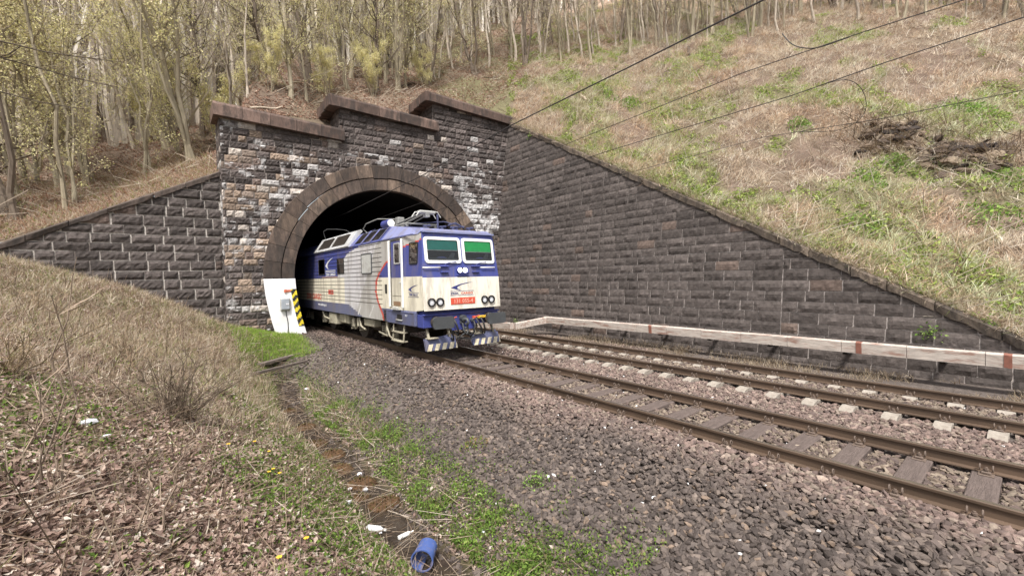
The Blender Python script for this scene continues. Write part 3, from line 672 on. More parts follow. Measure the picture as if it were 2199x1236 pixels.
for k,(x0,x1) in enumerate(((-1.245,-.04),(.02,1.225))):
    mb=MB(); ringpanel(FP,x0,x1,2.81,3.59,.10,.085,0,.04,mb); fr=mb.build('windscreen',M['frame'],loco)
    mb=MB(); flatpanel(FP,x0+.07,x1-.07,2.88,3.52,.04,.005,mb); mb.build('dark_cab_sheet',M['dark_sheet'],fr)
    mb=MB(); flatpanel(FP,x0+.10,x1-.10,3.20 if k==0 else 3.17,3.50,.015,.012,mb); mb.build('sun_blind',M['teal' if k==0 else 'green'],fr)
    mb=MB(); mb.add([FP(x0+.1,(3.20,3.17)[k]-.018,.017),FP(x1-.1,(3.20,3.17)[k]-.018,.017),FP(x1-.1,(3.20,3.17)[k]+.004,.017),FP(x0+.1,(3.20,3.17)[k]+.004,.017)],[(0,1,2,3)]); mb.build('blind_rail',M['pgrey'],fr)
    mb=MB(); ringpanel(FP,x0+.078,x1-.078,2.888,3.512,.03,.022,0,.032,mb); mb.build('window_seal',M['rubber'],fr)
    mb=MB(); flatpanel(FP,x0+.08,x1-.08,2.89,3.51,.03,.024,mb); mb.build('window_glass',M['glass'],fr)
    # seat back and desk shapes seen low in the glass
    mb=MB(); xm=(x0+x1)/2; mb.add([FP(xm+.1,2.9,.009),FP(xm+.32,2.9,.009),FP(xm+.42,3.12,.009),FP(xm+.30,3.14,.009)],[(0,1,2,3)]); mb.add([FP(x0+.12,2.9,.008),FP(x1-.12,2.9,.008),FP(x1-.15,2.96,.008),FP(x0+.15,2.97,.008)],[(0,1,2,3)]); mb.build('driver_desk',M['dgrey'],fr)
    xa,xb=((-1.33,-.80) if k==0 else (.66,1.19)); mb=MB()
    mb.tube([FP(xa,2.68,0),FP(xa,2.68,.06),FP(xb,2.68,.06),FP(xb,2.68,0)],.017,6); mb.build('handrail',M['frame'],loco)
    xw=(-.66,.45)[k]; mb=MB(); mb.bbox(xw-.15,xw+.15,-.02,.05,2.70,2.735,.008); mb.bbox(xw-.13,xw+.13,-.045,.03,2.53,2.555,.005); mb.tube([FP(xw,2.72,.05),FP(xw+.05,2.80,.07),FP(xw+.42,2.86,.06)],.012,5); mb.build('wiper',M['lblue'],loco)
# lamps
for px in (-1.13,-.86,.72,.99):
    c=FP(px,1.67,0); mb=MB(); mb.ring((c[0],c[1]+.01,c[2]),(0,-1,0),.125,.088,.06,24); h=mb.build('headlight',M['black'],loco)
    mb=MB(); pts=[]; n=20
    vs=[(c[0],c[1]-.035,c[2])]+[(c[0]+.09*math.cos(2*math.pi*i/n),c[1]-.012,c[2]+.09*math.sin(2*math.pi*i/n)) for i in range(n)]; mb.add(vs,[(0,1+i,1+(i+1)%n) for i in range(n)],sm=True); mb.build('lens',M['lens'],h)
mb=MB(); ringpanel(FP,-.24,.18,2.50,2.70,.099,.025,0,.05,mb); mb.bbox(-.25,.19,-.03,.0,2.44,2.455,.003); hl=mb.build('upper_headlight',M['lblue'],loco)
mb=MB(); flatpanel(FP,-.225,.165,2.515,2.685,.08,.012,mb); mb.build('lamp_housing',M['black'],hl)
for px in (-.125,.065):
    c=FP(px,2.6,.02); n=20; mb=MB(); vs=[(c[0],c[1]-.03,c[2])]+[(c[0]+.082*math.cos(2*math.pi*i/n),c[1],c[2]+.082*math.sin(2*math.pi*i/n)) for i in range(n)]; mb.add(vs,[(0,1+i,1+(i+1)%n) for i in range(n)],sm=True); mb.build('lens',M['lit'],hl)
# lettering
def text(s,size,loc,mx,mt,parent,name='lettering',sx=1.,align='CENTER',off=.0):
    cu=bpy.data.curves.new('t','FONT'); cu.body=s; cu.size=size; cu.align_x=align; cu.resolution_u=2; cu.offset=off; cu.extrude=.001
    t=bpy.data.objects.new('t',cu); COL.objects.link(t); dg=bpy.context.evaluated_depsgraph_get(); me=bpy.data.meshes.new_from_object(t.evaluated_get(dg)); bpy.data.objects.remove(t)
    me.transform(Matrix.Diagonal((sx,1,1,1))); me.transform(mx.to_4x4()); me.transform(Matrix.Translation(loc)); me.name=name; me.materials.clear()
    return link(name,me,mt,parent)
TF=Matrix(((1,0,0),(0,0,-1),(0,1,0))); TS=Matrix(((0,0,-1),(-1,0,0),(0,1,0)))
mb=MB(); P4=[FP(-.50,1.58,.02),FP(.36,1.58,.02),FP(.36,1.77,.02),FP(-.50,1.77,.02)]; mb.bbox(-.50,.36,float(yf(1.67))-.022,float(yf(1.67))+.02,1.575,1.775,.006); pl=mb.build('number_plate',M['red'],loco)
text('131 055-4',.17,Vector((-.07,float(yf(1.67))-.026,1.615)),TF,M['pink'],pl,'plate_number',1.0,off=.002)
def swoosh(fp,x0,z0,w,h,mb):
    T=[(0,.32),(.12,.5),(.35,.72),(.7,.92),(1,1.0),(.7,.84),(.42,.64),(.28,.42),(.27,.25),(.42,.0),(.22,.12)]
    vs=[fp(x0+w*a,z0+h*b,.006) for a,b in T]; mb.add(vs,[(0,1,7),(1,2,6,7),(2,3,5,6),(3,4,5),(0,7,8),(0,8,10),(8,9,10)])
mb=MB(); swoosh(FP,-.47,1.99,.80,.25,mb)
for z in (1.965,1.835): mb.add([FP(-.50,z,.006),FP(.33,z,.006),FP(.33,z+.012,.006),FP(-.50,z+.012,.006)],[(0,1,2,3)])
lg=mb.build('logo',M['navy'],loco)
text('ZSSK',.095,Vector((-.50,float(yf(1.9))-.006,1.872)),TF,M['navy'],lg,'lettering',1.35,'LEFT',.002); text('CARGO',.095,Vector((-.13,float(yf(1.9))-.006,1.872)),TF,M['rtext'],lg,'lettering',1.28,'LEFT',.002)
SPl=lambda y,z,w: SP(y,z,w)
mb=MB(); swoosh(lambda a,b,w: SP(-a,b,w),-.92,1.97,.62,.22,mb)
for z in (1.95,1.82): mb.add([SP(.93,z,.006),SP(.27,z,.006),SP(.27,z+.01,.006),SP(.93,z+.01,.006)],[(0,1,2,3)])
lg=mb.build('logo',M['navy'],loco); text('ZSSK CARGO',.085,Vector((SP(.6,1.9,.012)[0],.6,1.865)),TS,M['navy'],lg,'lettering',1.1,off=.002)
mb=MB(); swoosh(lambda a,b,w: SP(-a,b,w),-9.5,2.86,1.2,.50,mb)
for z in (2.80,2.74): mb.add([SP(9.5,z,.006),SP(8.0,z,.006),SP(8.0,z+.025,.006),SP(9.5,z+.025,.006)],[(0,1,2,3)])
lg=mb.build('logo',M['wtext'],loco); text('ZSSK CARGO',.16,Vector((-1.414,8.75,2.58)),TS,M['wtext'],lg,'lettering',1.5,off=.004)
text('ZSSK CARGO',.36,Vector((-1.415,10.3,1.49)),TS,M['rtext'],loco,'large_lettering',1.25,'RIGHT',.008)
text('www.zsskcargo.sk',.17,Vector((-1.415,9.5,1.20)),TS,M['wtext'],loco,'skirt_lettering',1.1,'RIGHT',.003)
text('REV',.08,Vector((-1.43,1.05,1.22)),TS,M['wtext'],loco,'skirt_lettering',1.2,'CENTER',.001)
# side windows, door, hatches
def sidewin(y0,y1,z0,z1,name='side_window',mt='dglass'):
    mb=MB(); ringpanel(SP,y0,y1,z0,z1,.05,.03,0,.02,mb); fr=mb.build(name,M['black'],loco)
    mb=MB(); flatpanel(SP,y0+.02,y1-.02,z0+.02,z1-.02,.03,.003,mb); mb.build('dark_window_sheet',M['dark_sheet'],fr)  # dark sheet standing in for the unlit space behind the window
    mb=MB(); flatpanel(SP,y0+.02,y1-.02,z0+.02,z1-.02,.03,.012,mb); mb.build('window_glass',M[mt],fr); return fr
sidewin(.37,.84,2.80,3.45); sidewin(6.85,7.75,2.64,3.28); sidewin(9.6,10.6,2.64,3.36)
mb=MB(); ringpanel(SP,3.78,4.80,2.58,3.32,.06,.035,0,.03,mb); hw_=mb.build('side_hatch',M['dgrey'],loco); mb=MB(); flatpanel(SP,3.8,4.78,2.6,3.3,.05,.02,mb); mb.build('hatch_cover',M['pgrey'],hw_)
# cab door, recessed between two pale handrails
dr=MB(); SPD=lambda y,z,w: SP(y,z,w)
def quadcol(y0,y1,z0,z1,w,c): dr.add([SP(y1,z0,w),SP(y0,z0,w),SP(y0,z1,w),SP(y1,z1,w)],[(0,1,2,3)],c)
quadcol(1.33,2.12,1.45,2.405,.004,tuple(np.array(CREAM)*.86)); quadcol(1.33,2.12,2.405,3.56,.004,(.04,.055,.25))
quadcol(1.30,2.15,3.56,3.62,.006,(.02,.02,.02)); quadcol(2.10,2.15,1.45,3.56,.008,(.03,.03,.03)); quadcol(1.30,1.34,1.45,3.56,.008,(.03,.03,.03))
quadcol(1.45,1.98,1.52,1.66,.01,(.26,.15,.08)); quadcol(1.38,2.05,1.83,1.845,.01,(.2,.18,.14))
door=dr.build('cab_door',M['paint'],loco,True)
mb=MB(); ringpanel(SP,1.42,1.86,2.84,3.50,.04,.03,.004,.024,mb); mb.build('door_window_frame',M['pgrey'],door); mb=MB(); flatpanel(SP,1.44,1.84,2.86,3.48,.03,.01,mb); mb.build('dark_window_sheet',M['dark_sheet'],door); mb=MB(); flatpanel(SP,1.44,1.84,2.86,3.48,.03,.017,mb); mb.build('window_glass',M['dglass'],door)
mb=MB(); mb.tube([SP(1.5,1.46,.05),SP(1.95,1.46,.05)],.03,6); mb.cyl(SP(1.42,2.25,0),SP(1.42,2.25,.06),.02,8); mb.bbox(-1.50,-1.42,1.40,2.05,1.40,1.43,.005); mb.build('door_handle',M['pgrey'],door)
for yy in (1.235,2.20):
    mb=MB(); x=SP(yy,2.5,0)[0]; mb.bbox(x-.065,x-.01,yy-.045,yy+.045,1.47,3.60,.015); mb.build('grab_rail',M['frame'],loco)
mb=MB(); 
for q in range(6): mb.bbox(-1.435,-1.405,2.62,2.80,1.02+q*.06,1.045+q*.06,.004)
mb.bbox(-1.42,-1.40,2.50,2.66,1.9,2.2,.004); mb.build('vent_slats',M['black'],loco)
# roof louvres
def slope(y,t,w):  # t 0 bottom .. 1 top on the sloping roof flank
    xa,za=rp(y); x=-1.41+(1.41-xa)*t; z=3.68+(za-3.68)*t; n=Vector((-(za-3.68),0,(1.41-xa))).normalized(); return (x+n.x*w,y,z+n.z*w)
for s in (1,-1):
    for q in range(3):
        y0=3.15+q*.88; y1=y0+.72; mb=MB(); fl=lambda P:(P[0]*s,P[1],P[2])
        mb.add([fl(slope(a,b,.006)) for a,b in ((y0,.12),(y1,.12),(y1,.95),(y0,.95))],[(0,1,2,3)],(.004,.004,.005))
        for k in range(7):
            t=.15+k*.115; mb.add([fl(slope(y0,t,.008)),fl(slope(y1,t,.008)),fl(slope(y1,t+.055,.035)),fl(slope(y0,t+.055,.035))],[(0,1,2,3)],(.006,.006,.008))
        for a,b in (((y0-.07,.06),(y0,1.)),((y1,.06),(y1+.07,1.))): mb.add([fl(slope(a[0],a[1],.03)),fl(slope(b[0],a[1],.03)),fl(slope(b[0],b[1],.03)),fl(slope(a[0],b[1],.03))],[(0,1,2,3)],(.16,.18,.40))
        mb.build('roof_louvre',M['paint'],loco,True)
    mb=MB(); Y0,Y1=6.15,11.2; pr=lambda t,w:slope(5,t,w)
    # raised pale housing with two slatted openings
    cs=[(-.02,0),(-.02,.07),(1.12,.17),(1.30,.10),(1.30,0)]; vs=[]
    for y in (Y0,Y1):
        for t,w in cs: p=slope(8,t,w); vs.append((p[0]*s,y,p[2]))
    k=len(cs); mb.add(vs,[tuple(range(k)),tuple(range(2*k-1,k-1,-1))]+[(q,k+q,k+(q+1)%k,(q+1)%k) for q in range(k)],(.50,.51,.52))
    gb=mb.build('roof_grille_housing',M['paint'],loco,True)
    for q in range(2):
        y0=6.75+q*2.1; y1=y0+1.75; mb=MB(); wq=lambda t:.075+.0877*t
        P=lambda y,t,e: (slope(8,t,wq(t)+e)[0]*s,y,slope(8,t,wq(t)+e)[2])
        mb.add([P(y0,.16,.004),P(y1,.16,.004),P(y1,.95,.004),P(y0,.95,.004)],[(0,1,2,3)],(.02,.017,.015))
        for k in range(8):
            t=.18+k*.095; mb.add([P(y0,t,.006),P(y1,t,.006),P(y1,t+.05,.05),P(y0,t+.05,.05)],[(0,1,2,3)],(.10,.085,.075))
            mb.add([P(y1-.1,t,.02),P(y1,t,.06),P(y1,t+.07,.06),P(y1-.1,t+.07,.02)],[(0,1,2,3)],(.5,.5,.5))
        mb.build('slatted_grille',M['paint'],gb,True)
# roof gear
mb=MB()
for x in (-.55,.55):
    mb.tube([(x,2.6,4.42),(x,6.6,4.42)],.03,6)
for y in (2.7,4.5,6.5): mb.tube([(-.55,y,4.42),(.55,y,4.42)],.028,6)
for x,y in ((-.55,2.7),(.55,2.7),(-.55,6.5),(.55,6.5)): 
    for k in range(4): mb.cyl((x,y,4.17+k*.06),(x,y,4.20+k*.06),.065,10); 
    mb.cyl((x,y,4.17),(x,y,4.42),.035,8)
mb.bbox(-.14,.14,4.35,4.65,4.42,4.88,.03)
mb.tube([(-.5,6.6,4.45),(-.62,6.75,4.62),(-.62,6.4,4.80),(-.6,5.2,4.86),(-.2,4.5,4.8)],.022,6)
for x in (-.12,.12): mb.tube([(x,4.4,4.62),(x*.6,2.5,4.80)],.035,8)
mb.tube([(0,6.4,4.5),(0,4.6,4.6)],.04,8); mb.tube([(0,3.6,4.50),(0,2.4,4.68)],.018,6)
pan=mb.build('pantograph',mat('sooty_grey_metal',(.24,.24,.23),rough=.5,noise=.2),loco); pan.location.z=-.09; pan.scale.z=.99
mb=MB()
for y in (2.15,2.5): mb.tube([(-.46,y,4.62),(-.34,y,4.80),(.34,y,4.80),(.46,y,4.62)],.022,6)
mb.bbox(-.3,.3,2.2,2.45,4.74,4.84,.02); mb.bbox(-.08,.08,2.2,2.42,4.62,4.75,.01); mb.build('pantograph_head',M['pgrey'],pan)
mb=MB(); mb.cyl((-.62,3.9,4.42),(-.62,4.5,4.42),.15,20); mb.cyl((-.62,4.2,4.18),(-.62,4.2,4.3),.06,8); rl=mb.build('roof_drum',M['lblue'],loco)
mb=MB(); mb.cyl((-.62,3.86,4.42),(-.62,3.90,4.42),.135,20); mb.build('drum_cap',M['frame'],rl)
mb=MB(); 
for x,y in ((.25,1.7),(.7,1.5),(-.4,1.6),(.75,2.6),(.2,.9),(.75,.8)): mb.cyl((x,y,3.9),(x,y,float(rp(y)[1])+.10),.05,10); mb.cyl((x-.1,y,rp(y)[1]+.07),(x+.16,y,rp(y)[1]+.10),.035,8)
mb.cyl((.12,1.75,4.0),(.12,1.75,4.52),.035,10); mb.tube([(.2,1.2,4.1),(.5,1.25,4.2),(.8,1.2,4.05)],.03,6)
mb.tube([(-.1,3.2,4.36),(.4,1.8,4.30),(.9,1.3,4.10)],.016,5); mb.tube([(-.4,6,4.40),(-.2,8,4.38),(-.2,15,4.38)],.02,5)
for y in (1.0,1.5,2.1): mb.bbox(-.9,-.6,y,y+.15,rp(y)[1]-.03,rp(y)[1]+.03,.01)
mb.build('roof_equipment',mat('dull_navy',(.05,.055,.12),rough=.5,noise=.3),loco)
mb=MB()
for x in (-.78,.78): mb.tube([(x,11.5,4.3),(x*.9,12.3,4.9),(x*.6,12.4,5.05),(-x*.05,12.4,5.08)],.02,6)
mb.build('rear_pantograph',M['pgrey'],loco)
# underframe, buffer beam, buffers
mb=MB(); mb.bbox(-1.345,1.345,.10,.50,.925,1.30,.012); mb.bbox(-1.36,1.36,.03,.13,1.285,1.325,.01); mb.bbox(-.42,.42,.06,.12,.78,1.2,.01)
mb.box(-1.28,1.28,.2,3.0,1.30,1.42,(.01,.01,.01)); bbm=mb.build('buffer_beam',M['lblue'],loco)
mb=MB(); mb.bbox(-1.425,-1.30,.47,2.52,.945,1.385,.02); mr_=MB(); mr_.bbox(1.30,1.425,.47,2.52,.945,1.385,.02); mr_.build('side_step_box',M['dullblue'],loco); mb.bbox(-1.435,-1.42,.55,2.45,1.33,1.355,.003); sb=mb.build('side_step_box',M['dullblue'],loco)
mb=MB(); mb.bbox(-1.432,-1.38,1.36,1.72,1.10,1.26,.005); mb.build('step_recess',M['black'],sb); mb=MB(); mb.bbox(-1.46,-1.41,1.33,1.78,1.07,1.10,.006); mb.build('foot_step',M['pgrey'],sb)
for cx in (-.95,.93):
    mb=MB(); mb.cyl((cx,.10,1.08),(cx,-.02,1.08),.17,16); mb.cyl((cx,-.02,1.08),(cx,-.36,1.08),.105,16); bf=mb.build('buffer',M['under'],loco)
    mb=MB(); P=rrect(cx-.335,cx+.335,.925,1.265,.07); n=len(P); mb.prism(P,'y',-.42,-.36); mb.build('buffer_plate',M['dgrey'],bf)
mb=MB(); mb.bbox(-.15,.01,-.02,.12,.97,1.22,.02); mb.cyl((-.07,.1,1.14),(-.07,-.10,1.14),.10,12); mb.tube([(-.07,-.05,1.1),(-.07,-.26,1.12),(-.07,-.32,1.02),(-.07,-.24,.95),(-.07,-.16,.98)],[.05,.05,.045,.04,.03],8)
mb.tube([(-.14,-.1,1.0),(-.15,-.18,.78),(-.07,-.2,.66),(.01,-.18,.78),(0,-.1,1.0)],.025,6); mb.cyl((-.12,-.16,.84),(-.02,-.16,.84),.045,8); mb.tube([(-.1,-.15,.7),(-.3,-.05,.55),(.2,-.05,.5),(.5,.1,.62)],.025,6); mb.build('screw_coupling',M['dgrey'],loco)
def hose(x,c,sw=.1,z=1.14):
    mb=MB(); mb.tube([(x,.08,z),(x,-.08,z-.02),(x+sw*.3,-.17,z-.16),(x+sw,-.15,z-.36),(x+sw*1.7,-.02,z-.5),(x+sw*1.4,.15,z-.42)],.028,7); h=mb.build('brake_hose',M['rubber'],loco)
    mb=MB(); mb.bbox(x-.045,x+.045,-.06,.08,z-.035,z+.045,.01); mb.tube([(x,-.05,z+.03),(x+sw*.8,-.1,z+.06)],.018,5); mb.build('hose_cock',M[c],h)
hose(-.42,'red',.1); hose(.36,'red',.16,1.13); hose(.55,'yellow',.1,1.12); hose(.28,'dgrey',-.05,1.05); hose(-.62,'dgrey',.12,1.0)
mb=MB(); mb.bbox(.5,.95,-.01,.06,1.10,1.17,.01); mb.build('jumper_socket',M['yellow'],loco)
for cx in (-.80,.82):
    mb=MB(); mb.add([(cx-.52,.18,.60),(cx+.50,.22,.66),(cx+.50,.10,.28),(cx-.52,.06,.26)],[(3,2,1,0)]); 
    mb.prism([(.10,.60),(.13,.60),(.02,.27),(-.01,.27)],'x',cx-.52,cx+.50); pw=mb.build('obstacle_deflector',M['dullblue'],loco)
    mb=MB(); 
    L=lambda x,t,w=.012: (x,.10-.125*t-.012-w,.60-.33*t)
    for q in range(5):
        x0=cx-.52+q*.24; a,b=x0,min(x0+.14,cx+.5); d=.10
        cl=lambda v:min(max(v,cx-.52),cx+.50)
        mb.add([L(cl(a),1.),L(cl(b),1.),L(cl(b+d),.45),L(cl(a+d),.45)],[(0,1,2,3)])
    mb.build('warning_stripes',mat('stripe_cream',(.55,.49,.36),rough=.6,noise=.3,scale=9,dirt=(.12,.1,.08),dirt_amt=.5),pw)
    mb=MB(); 
    for x in (cx-.35,cx+.35): mb.tube([(x,.3,.95),(x,.22,.75),(x,.12,.55)],.045,6)
    mb.bbox(cx-.45,cx-.1,-.02,.2,.60,.63,.006); mb.build('deflector_bracket',M['beige'],pw)
# bogies
for yb in (3.1,10.6):
    mb=MB(); mb.bbox(-1.02,-.88,yb-.9,yb+4.2,.58,.82,.02); mb.bbox(.88,1.02,yb-.9,yb+4.2,.58,.82,.02); mb.bbox(-.9,.9,yb+1.2,yb+2.1,.45,.85,.02); mb.bbox(-1.15,1.15,yb-1.4,yb-.7,.62,.95,.02)
    for q in (0,3.3):
        for s in (-1,1): mb.bbox(s*1.02-.12,s*1.02+.12,yb+q-.22,yb+q+.22,.48,.76,.03)
    bg=mb.build('bogie',M['under'],loco)
    for q in (0,3.3):
        mb=MB()
        for s in (-1,1):
            mb.cyl((s*.70,yb+q,.62),(s*.83,yb+q,.62),.61,28); mb.cyl((s*.655,yb+q,.62),(s*.70,yb+q,.62),.65,28)
        mb.cyl((-.7,yb+q,.62),(.7,yb+q,.62),.09,10); mb.build('wheelset',M['under'],bg)
        mb=MB()
        for s in (-1,1): mb.ring((s*1.10,yb+q+.02,.60),(s,0,0),.22,.13,.06,20); mb.cyl((s*1.0,yb+q,.62),(s*1.13,yb+q,.62),.12,14)
        mb.build('axle_box_cover',M['beige'],bg)
        for s in (-1,1):
            for dy in (-.48,.5):
                mb=MB(); pts=[(s*1.08+.085*math.cos(t),yb+q+dy+.085*math.sin(t),.34+.40*t/(12*math.pi)) for t in np.linspace(0,12*math.pi,72)]
                mb.tube(pts,.020,5); mb.build('coil_spring',M['beige'],bg)
for bx in ((-1.35,-1.0,8.35,9.35,.45,.92,.02),(-1.3,-1.0,4.05,5.05,.64,.93,.03),(-1.25,-1.0,7.0,8.2,.55,.93,.03)):
    mb=MB(); mb.bbox(*bx); mb.build('equipment_box',M['beige'],loco)
mb=MB()
for y,z in ((6.3,.7),(5.75,.75),(7.3,.8),(2.9,.8)): mb=MB(); mb.cyl((-1.25,y,z-.18),(-1.25,y,z+.14),.07,10); mb.build('damper',M['beige'],loco)
mb=MB()
for P_,r_ in (([(-1.28,10.6,.92),(-1.28,10.3,.66),(-1.28,9.3,.60)],.045),([(-1.3,5.5,.9),(-1.32,5.3,.6),(-1.3,4.9,.5)],.035),([(-1.2,3.8,.5),(-1.2,3.0,.42),(-1.2,2.7,.7)],.03)):
    mb=MB(); mb.tube(P_,r_,8); mb.build('underfloor_pipe',M['beige'],loco)
mb=MB(); mb.box(-1.0,1.0,.6,15.8,.86,.98); mb.box(-.8,.8,6.9,10.,.35,.9); mb.build('underframe',M['black'],loco)
for s in (-1,1):
    mb=MB()
    for y in (1.38,2.18): mb.tube([(s*1.34,y,.95),(s*1.38,y,.40)],.028,6)
    mb.bbox(*sorted((s*1.24,s*1.44)),1.36,2.20,.38,.42,.008); mb.bbox(*sorted((s*1.24,s*1.42)),1.36,2.20,.66,.70,.008); mb.tube([(s*1.36,2.2,.42),(s*1.36,2.5,.48),(s*1.34,2.75,.75),(s*1.30,2.8,.93)],.03,6)
    mb.build('cab_steps',M['beige'],loco)
# ------------------------------------------------------------------ things on the portal: hazard board, electrical box
P2=lambda x,z,w: tuple(float(v) for v in Ppor(np.array(x),np.array(z),np.array(w+.13)))
mb=MB()
def hz(t,s): # t 0..1 down, s 0..1 across along the inner edge of the springer
    z=2.02-1.72*t; xi=AX-(RI-.40*max(0,(AZ-z)/2.58)**1.6); return (xi-.23+.23*s, z)
n=24
for i in range(n):
    for j in range(4):
        t0,t1=i/n,(i+1)/n; s0,s1=j/4,(j+1)/4
        ph=((t0*1.72+ (1-s0)*-.22)/.34)%1; c=(.70,.55,.03) if ph<.5 else (.02,.02,.02)
        q=[P2(*hz(t1,s0),.03),P2(*hz(t1,s1),.03),P2(*hz(t0,s1),.03),P2(*hz(t0,s0),.03)]; mb.add(q,[(0,1,2,3)],c)
q=[P2(*hz(0,0),.03),P2(*hz(0,0),0),P2(*hz(1,0),0),P2(*hz(1,0),.03)]; mb.add(q,[(0,1,2,3)],(.3,.25,.05))
mb.box(5.0,5.02,21.0,21.01,-5,-4.99)
mb.v=mb.v[:-8]; mb.f=mb.f[:-6]; mb.c=mb.c[:-6]; mb.sm=mb.sm[:-6]
hb=empty('hazard_board',(4.75,21.85,.3)); tag(hb,'yellow and black striped clearance board on the whitewashed edge of the tunnel mouth','hazard board')
wparent(mb.build('striped_board',mat('hazard_paint',attr=True,rough=.5,noise=.15),None,True),hb)
mb=MB(); a=P2(4.18,1.93,.02); b=P2(4.62,1.93,.02); mb.bbox(a[0],b[0],a[1]-.03,a[1]+.05,1.88,1.99,.01); mb.bbox(a[0]+.01,a[0]+.1,a[1]-.05,a[1]-.02,1.86,2.01,.01); wparent(mb.build('red_arm',mat('faded_red',(.5,.14,.08),rough=.6,noise=.2)),hb)
eb=empty('electrical_box',(4.2,22.0,1.05)); tag(eb,'small grey electrical box with a cable below it on the whitewashed wall','electrical box')
p=P2(4.2,1.3,0); mb=MB(); mb.bbox(p[0]-.20,p[0]+.20,p[1]-.14,p[1]+.03,1.05,1.62,.03); bx=wparent(mb.build('box_body',M['pgrey']),eb)
mb=MB(); mb.bbox(p[0]-.17,p[0]+.17,p[1]-.165,p[1]-.135,1.10,1.57,.012); wparent(mb.build('box_door',mat('box_door_grey',(.33,.36,.40),rough=.5,noise=.15)),eb)
mb=MB(); mb.bbox(p[0]+.02,p[0]+.14,p[1]-.18,p[1]-.16,1.30,1.36,.004); wparent(mb.build('door_label',M['wtext']),eb)
mb=MB(); mb.tube([(p[0]+.03,p[1]-.04,1.06),(p[0]+.05,p[1]-.03,.8),(p[0]+.10,p[1]-.03,.5),(p[0]+.10,p[1]-.04,.2),(p[0]+.06,p[1]-.08,-.1)],.018,6); wparent(mb.build('cable',M['dgrey']),eb)
# ------------------------------------------------------------------ scatter helpers
def rotm(yaw,tx,ty):
    """Rz(yaw) @ Rx(tx) @ Ry(ty), vectorised"""
    cz,sz=np.cos(yaw),np.sin(yaw); cx,sx=np.cos(tx),np.sin(tx); cy,sy=np.cos(ty),np.sin(ty); o=np.zeros_like(cz); l=np.ones_like(cz)
    Rz=np.stack([np.stack([cz,-sz,o],-1),np.stack([sz,cz,o],-1),np.stack([o,o,l],-1)],-2)
    Rx=np.stack([np.stack([l,o,o],-1),np.stack([o,cx,-sx],-1),np.stack([o,sx,cx],-1)],-2)
    Ry=np.stack([np.stack([cy,o,sy],-1),np.stack([o,l,o],-1),np.stack([-sy,o,cy],-1)],-2)
    return Rz@Rx@Ry
def inst(tv,tf,pos,R_,S,col):
    tv=np.asarray(tv,float); tf=np.asarray(tf); n=len(pos); S=np.asarray(S); S=S[:,None] if S.ndim==1 else S
    V=np.einsum('nij,nkj->nki',R_,tv[None]*S[:,None,:])+pos[:,None,:]
    F=(tf[None]+(np.arange(n)*len(tv))[:,None,None]).reshape(-1,tf.shape[1])
    return V.reshape(-1,3),F,np.repeat(col,len(tf),0)
def U(n,a=0.,b=1.): return RNG.uniform(a,b,n)
def pick(cols,n,w=None,var=.3,vals=None):
    cols=np.asarray(cols,float); i=RNG.choice(len(cols),n,p=w); return np.clip(cols[i]*(1+(U(n)[:,None]-.5)*2*var),0,1)
# ---- ballast stones
def icos():
    t=(1+5**.5)/2; v=np.array([(-1,t,0),(1,t,0),(-1,-t,0),(1,-t,0),(0,-1,t),(0,1,t),(0,-1,-t),(0,1,-t),(t,0,-1),(t,0,1),(-t,0,-1),(-t,0,1)],float); v/=np.linalg.norm(v[0])
    f=np.array([(0,11,5),(0,5,1),(0,1,7),(0,7,10),(0,10,11),(1,5,9),(5,11,4),(11,10,2),(10,7,6),(7,1,8),(3,9,4),(3,4,2),(3,2,6),(3,6,8),(3,8,9),(4,9,5),(2,4,11),(6,2,10),(8,6,7),(9,8,1)])
    return v,f
ICV,ICF=icos()
OCV=np.array([(1,0,0),(-1,0,0),(0,1,0),(0,-1,0),(0,0,1),(0,0,-1)],float); OCF=np.array([(0,2,4),(2,1,4),(1,3,4),(3,0,4),(2,0,5),(1,2,5),(3,1,5),(0,3,5)])
def stones(x,y,size,zoff,far,name):
    parts=[]; n=len(x); grp=RNG.integers(0,6,n)
    for g in range(6):
        k=np.where(grp==g)[0]; m=len(k)
        if m==0: continue
        tv,tf=(OCV,OCF) if far else (ICV,ICF)
        tv=tv*(1+(RNG.random((len(tv),1))-.5)*.45)+(RNG.random(tv.shape)-.5)*.35
        xx,yy=x[k],y[k]; z=ground_fg(xx,yy)+zoff[k]
        S=size[k][:,None]*np.stack([U(m,.42,.66),U(m,.28,.45),U(m,.16,.32)],-1)
        dark=pick([(.086,.069,.062),(.118,.095,.085),(.152,.122,.106),(.20,.16,.137),(.23,.17,.13)],m,[.34,.28,.2,.12,.06],.25)
        pink=pick([(.19,.138,.12),(.25,.18,.155),(.15,.11,.098),(.33,.26,.215),(.23,.185,.15)],m,[.3,.25,.2,.12,.13],.25)
        tan=pick([(.20,.155,.12),(.26,.21,.165),(.15,.11,.095),(.12,.09,.08)],m,[.3,.25,.25,.2],.25)
        t=sst(4.9,6.1,xx+.9*(fbm(xx,yy,.7,2,101)-.5)); c=dark*(1-t)[:,None]+pink*t[:,None]
        bay=((xx>6.45)&(xx<7.8)); c[bay]=tan[bay]
        b2=(xx>10.1)&(xx<11.5); c[b2]=(tan*1.05)[b2]
        wht=RNG.random(m)<np.where((yy>2),.007,.005); c=c*.80; c[wht]=U(int(wht.sum()),.6,.85)[:,None]
        S[wht]*=.62
        v,f,cc=inst(tv,tf,np.stack([xx,yy,z],-1),rotm(U(m,0,6.3),RNG.normal(0,.5,m),RNG.normal(0,.5,m)),S,c); parts.append((v,f,cc))
    V,F,C=cat3(parts); o=link(name,np_mesh(name,V,F,cols=C),M['rock']); tag(o,kind='stuff'); return o
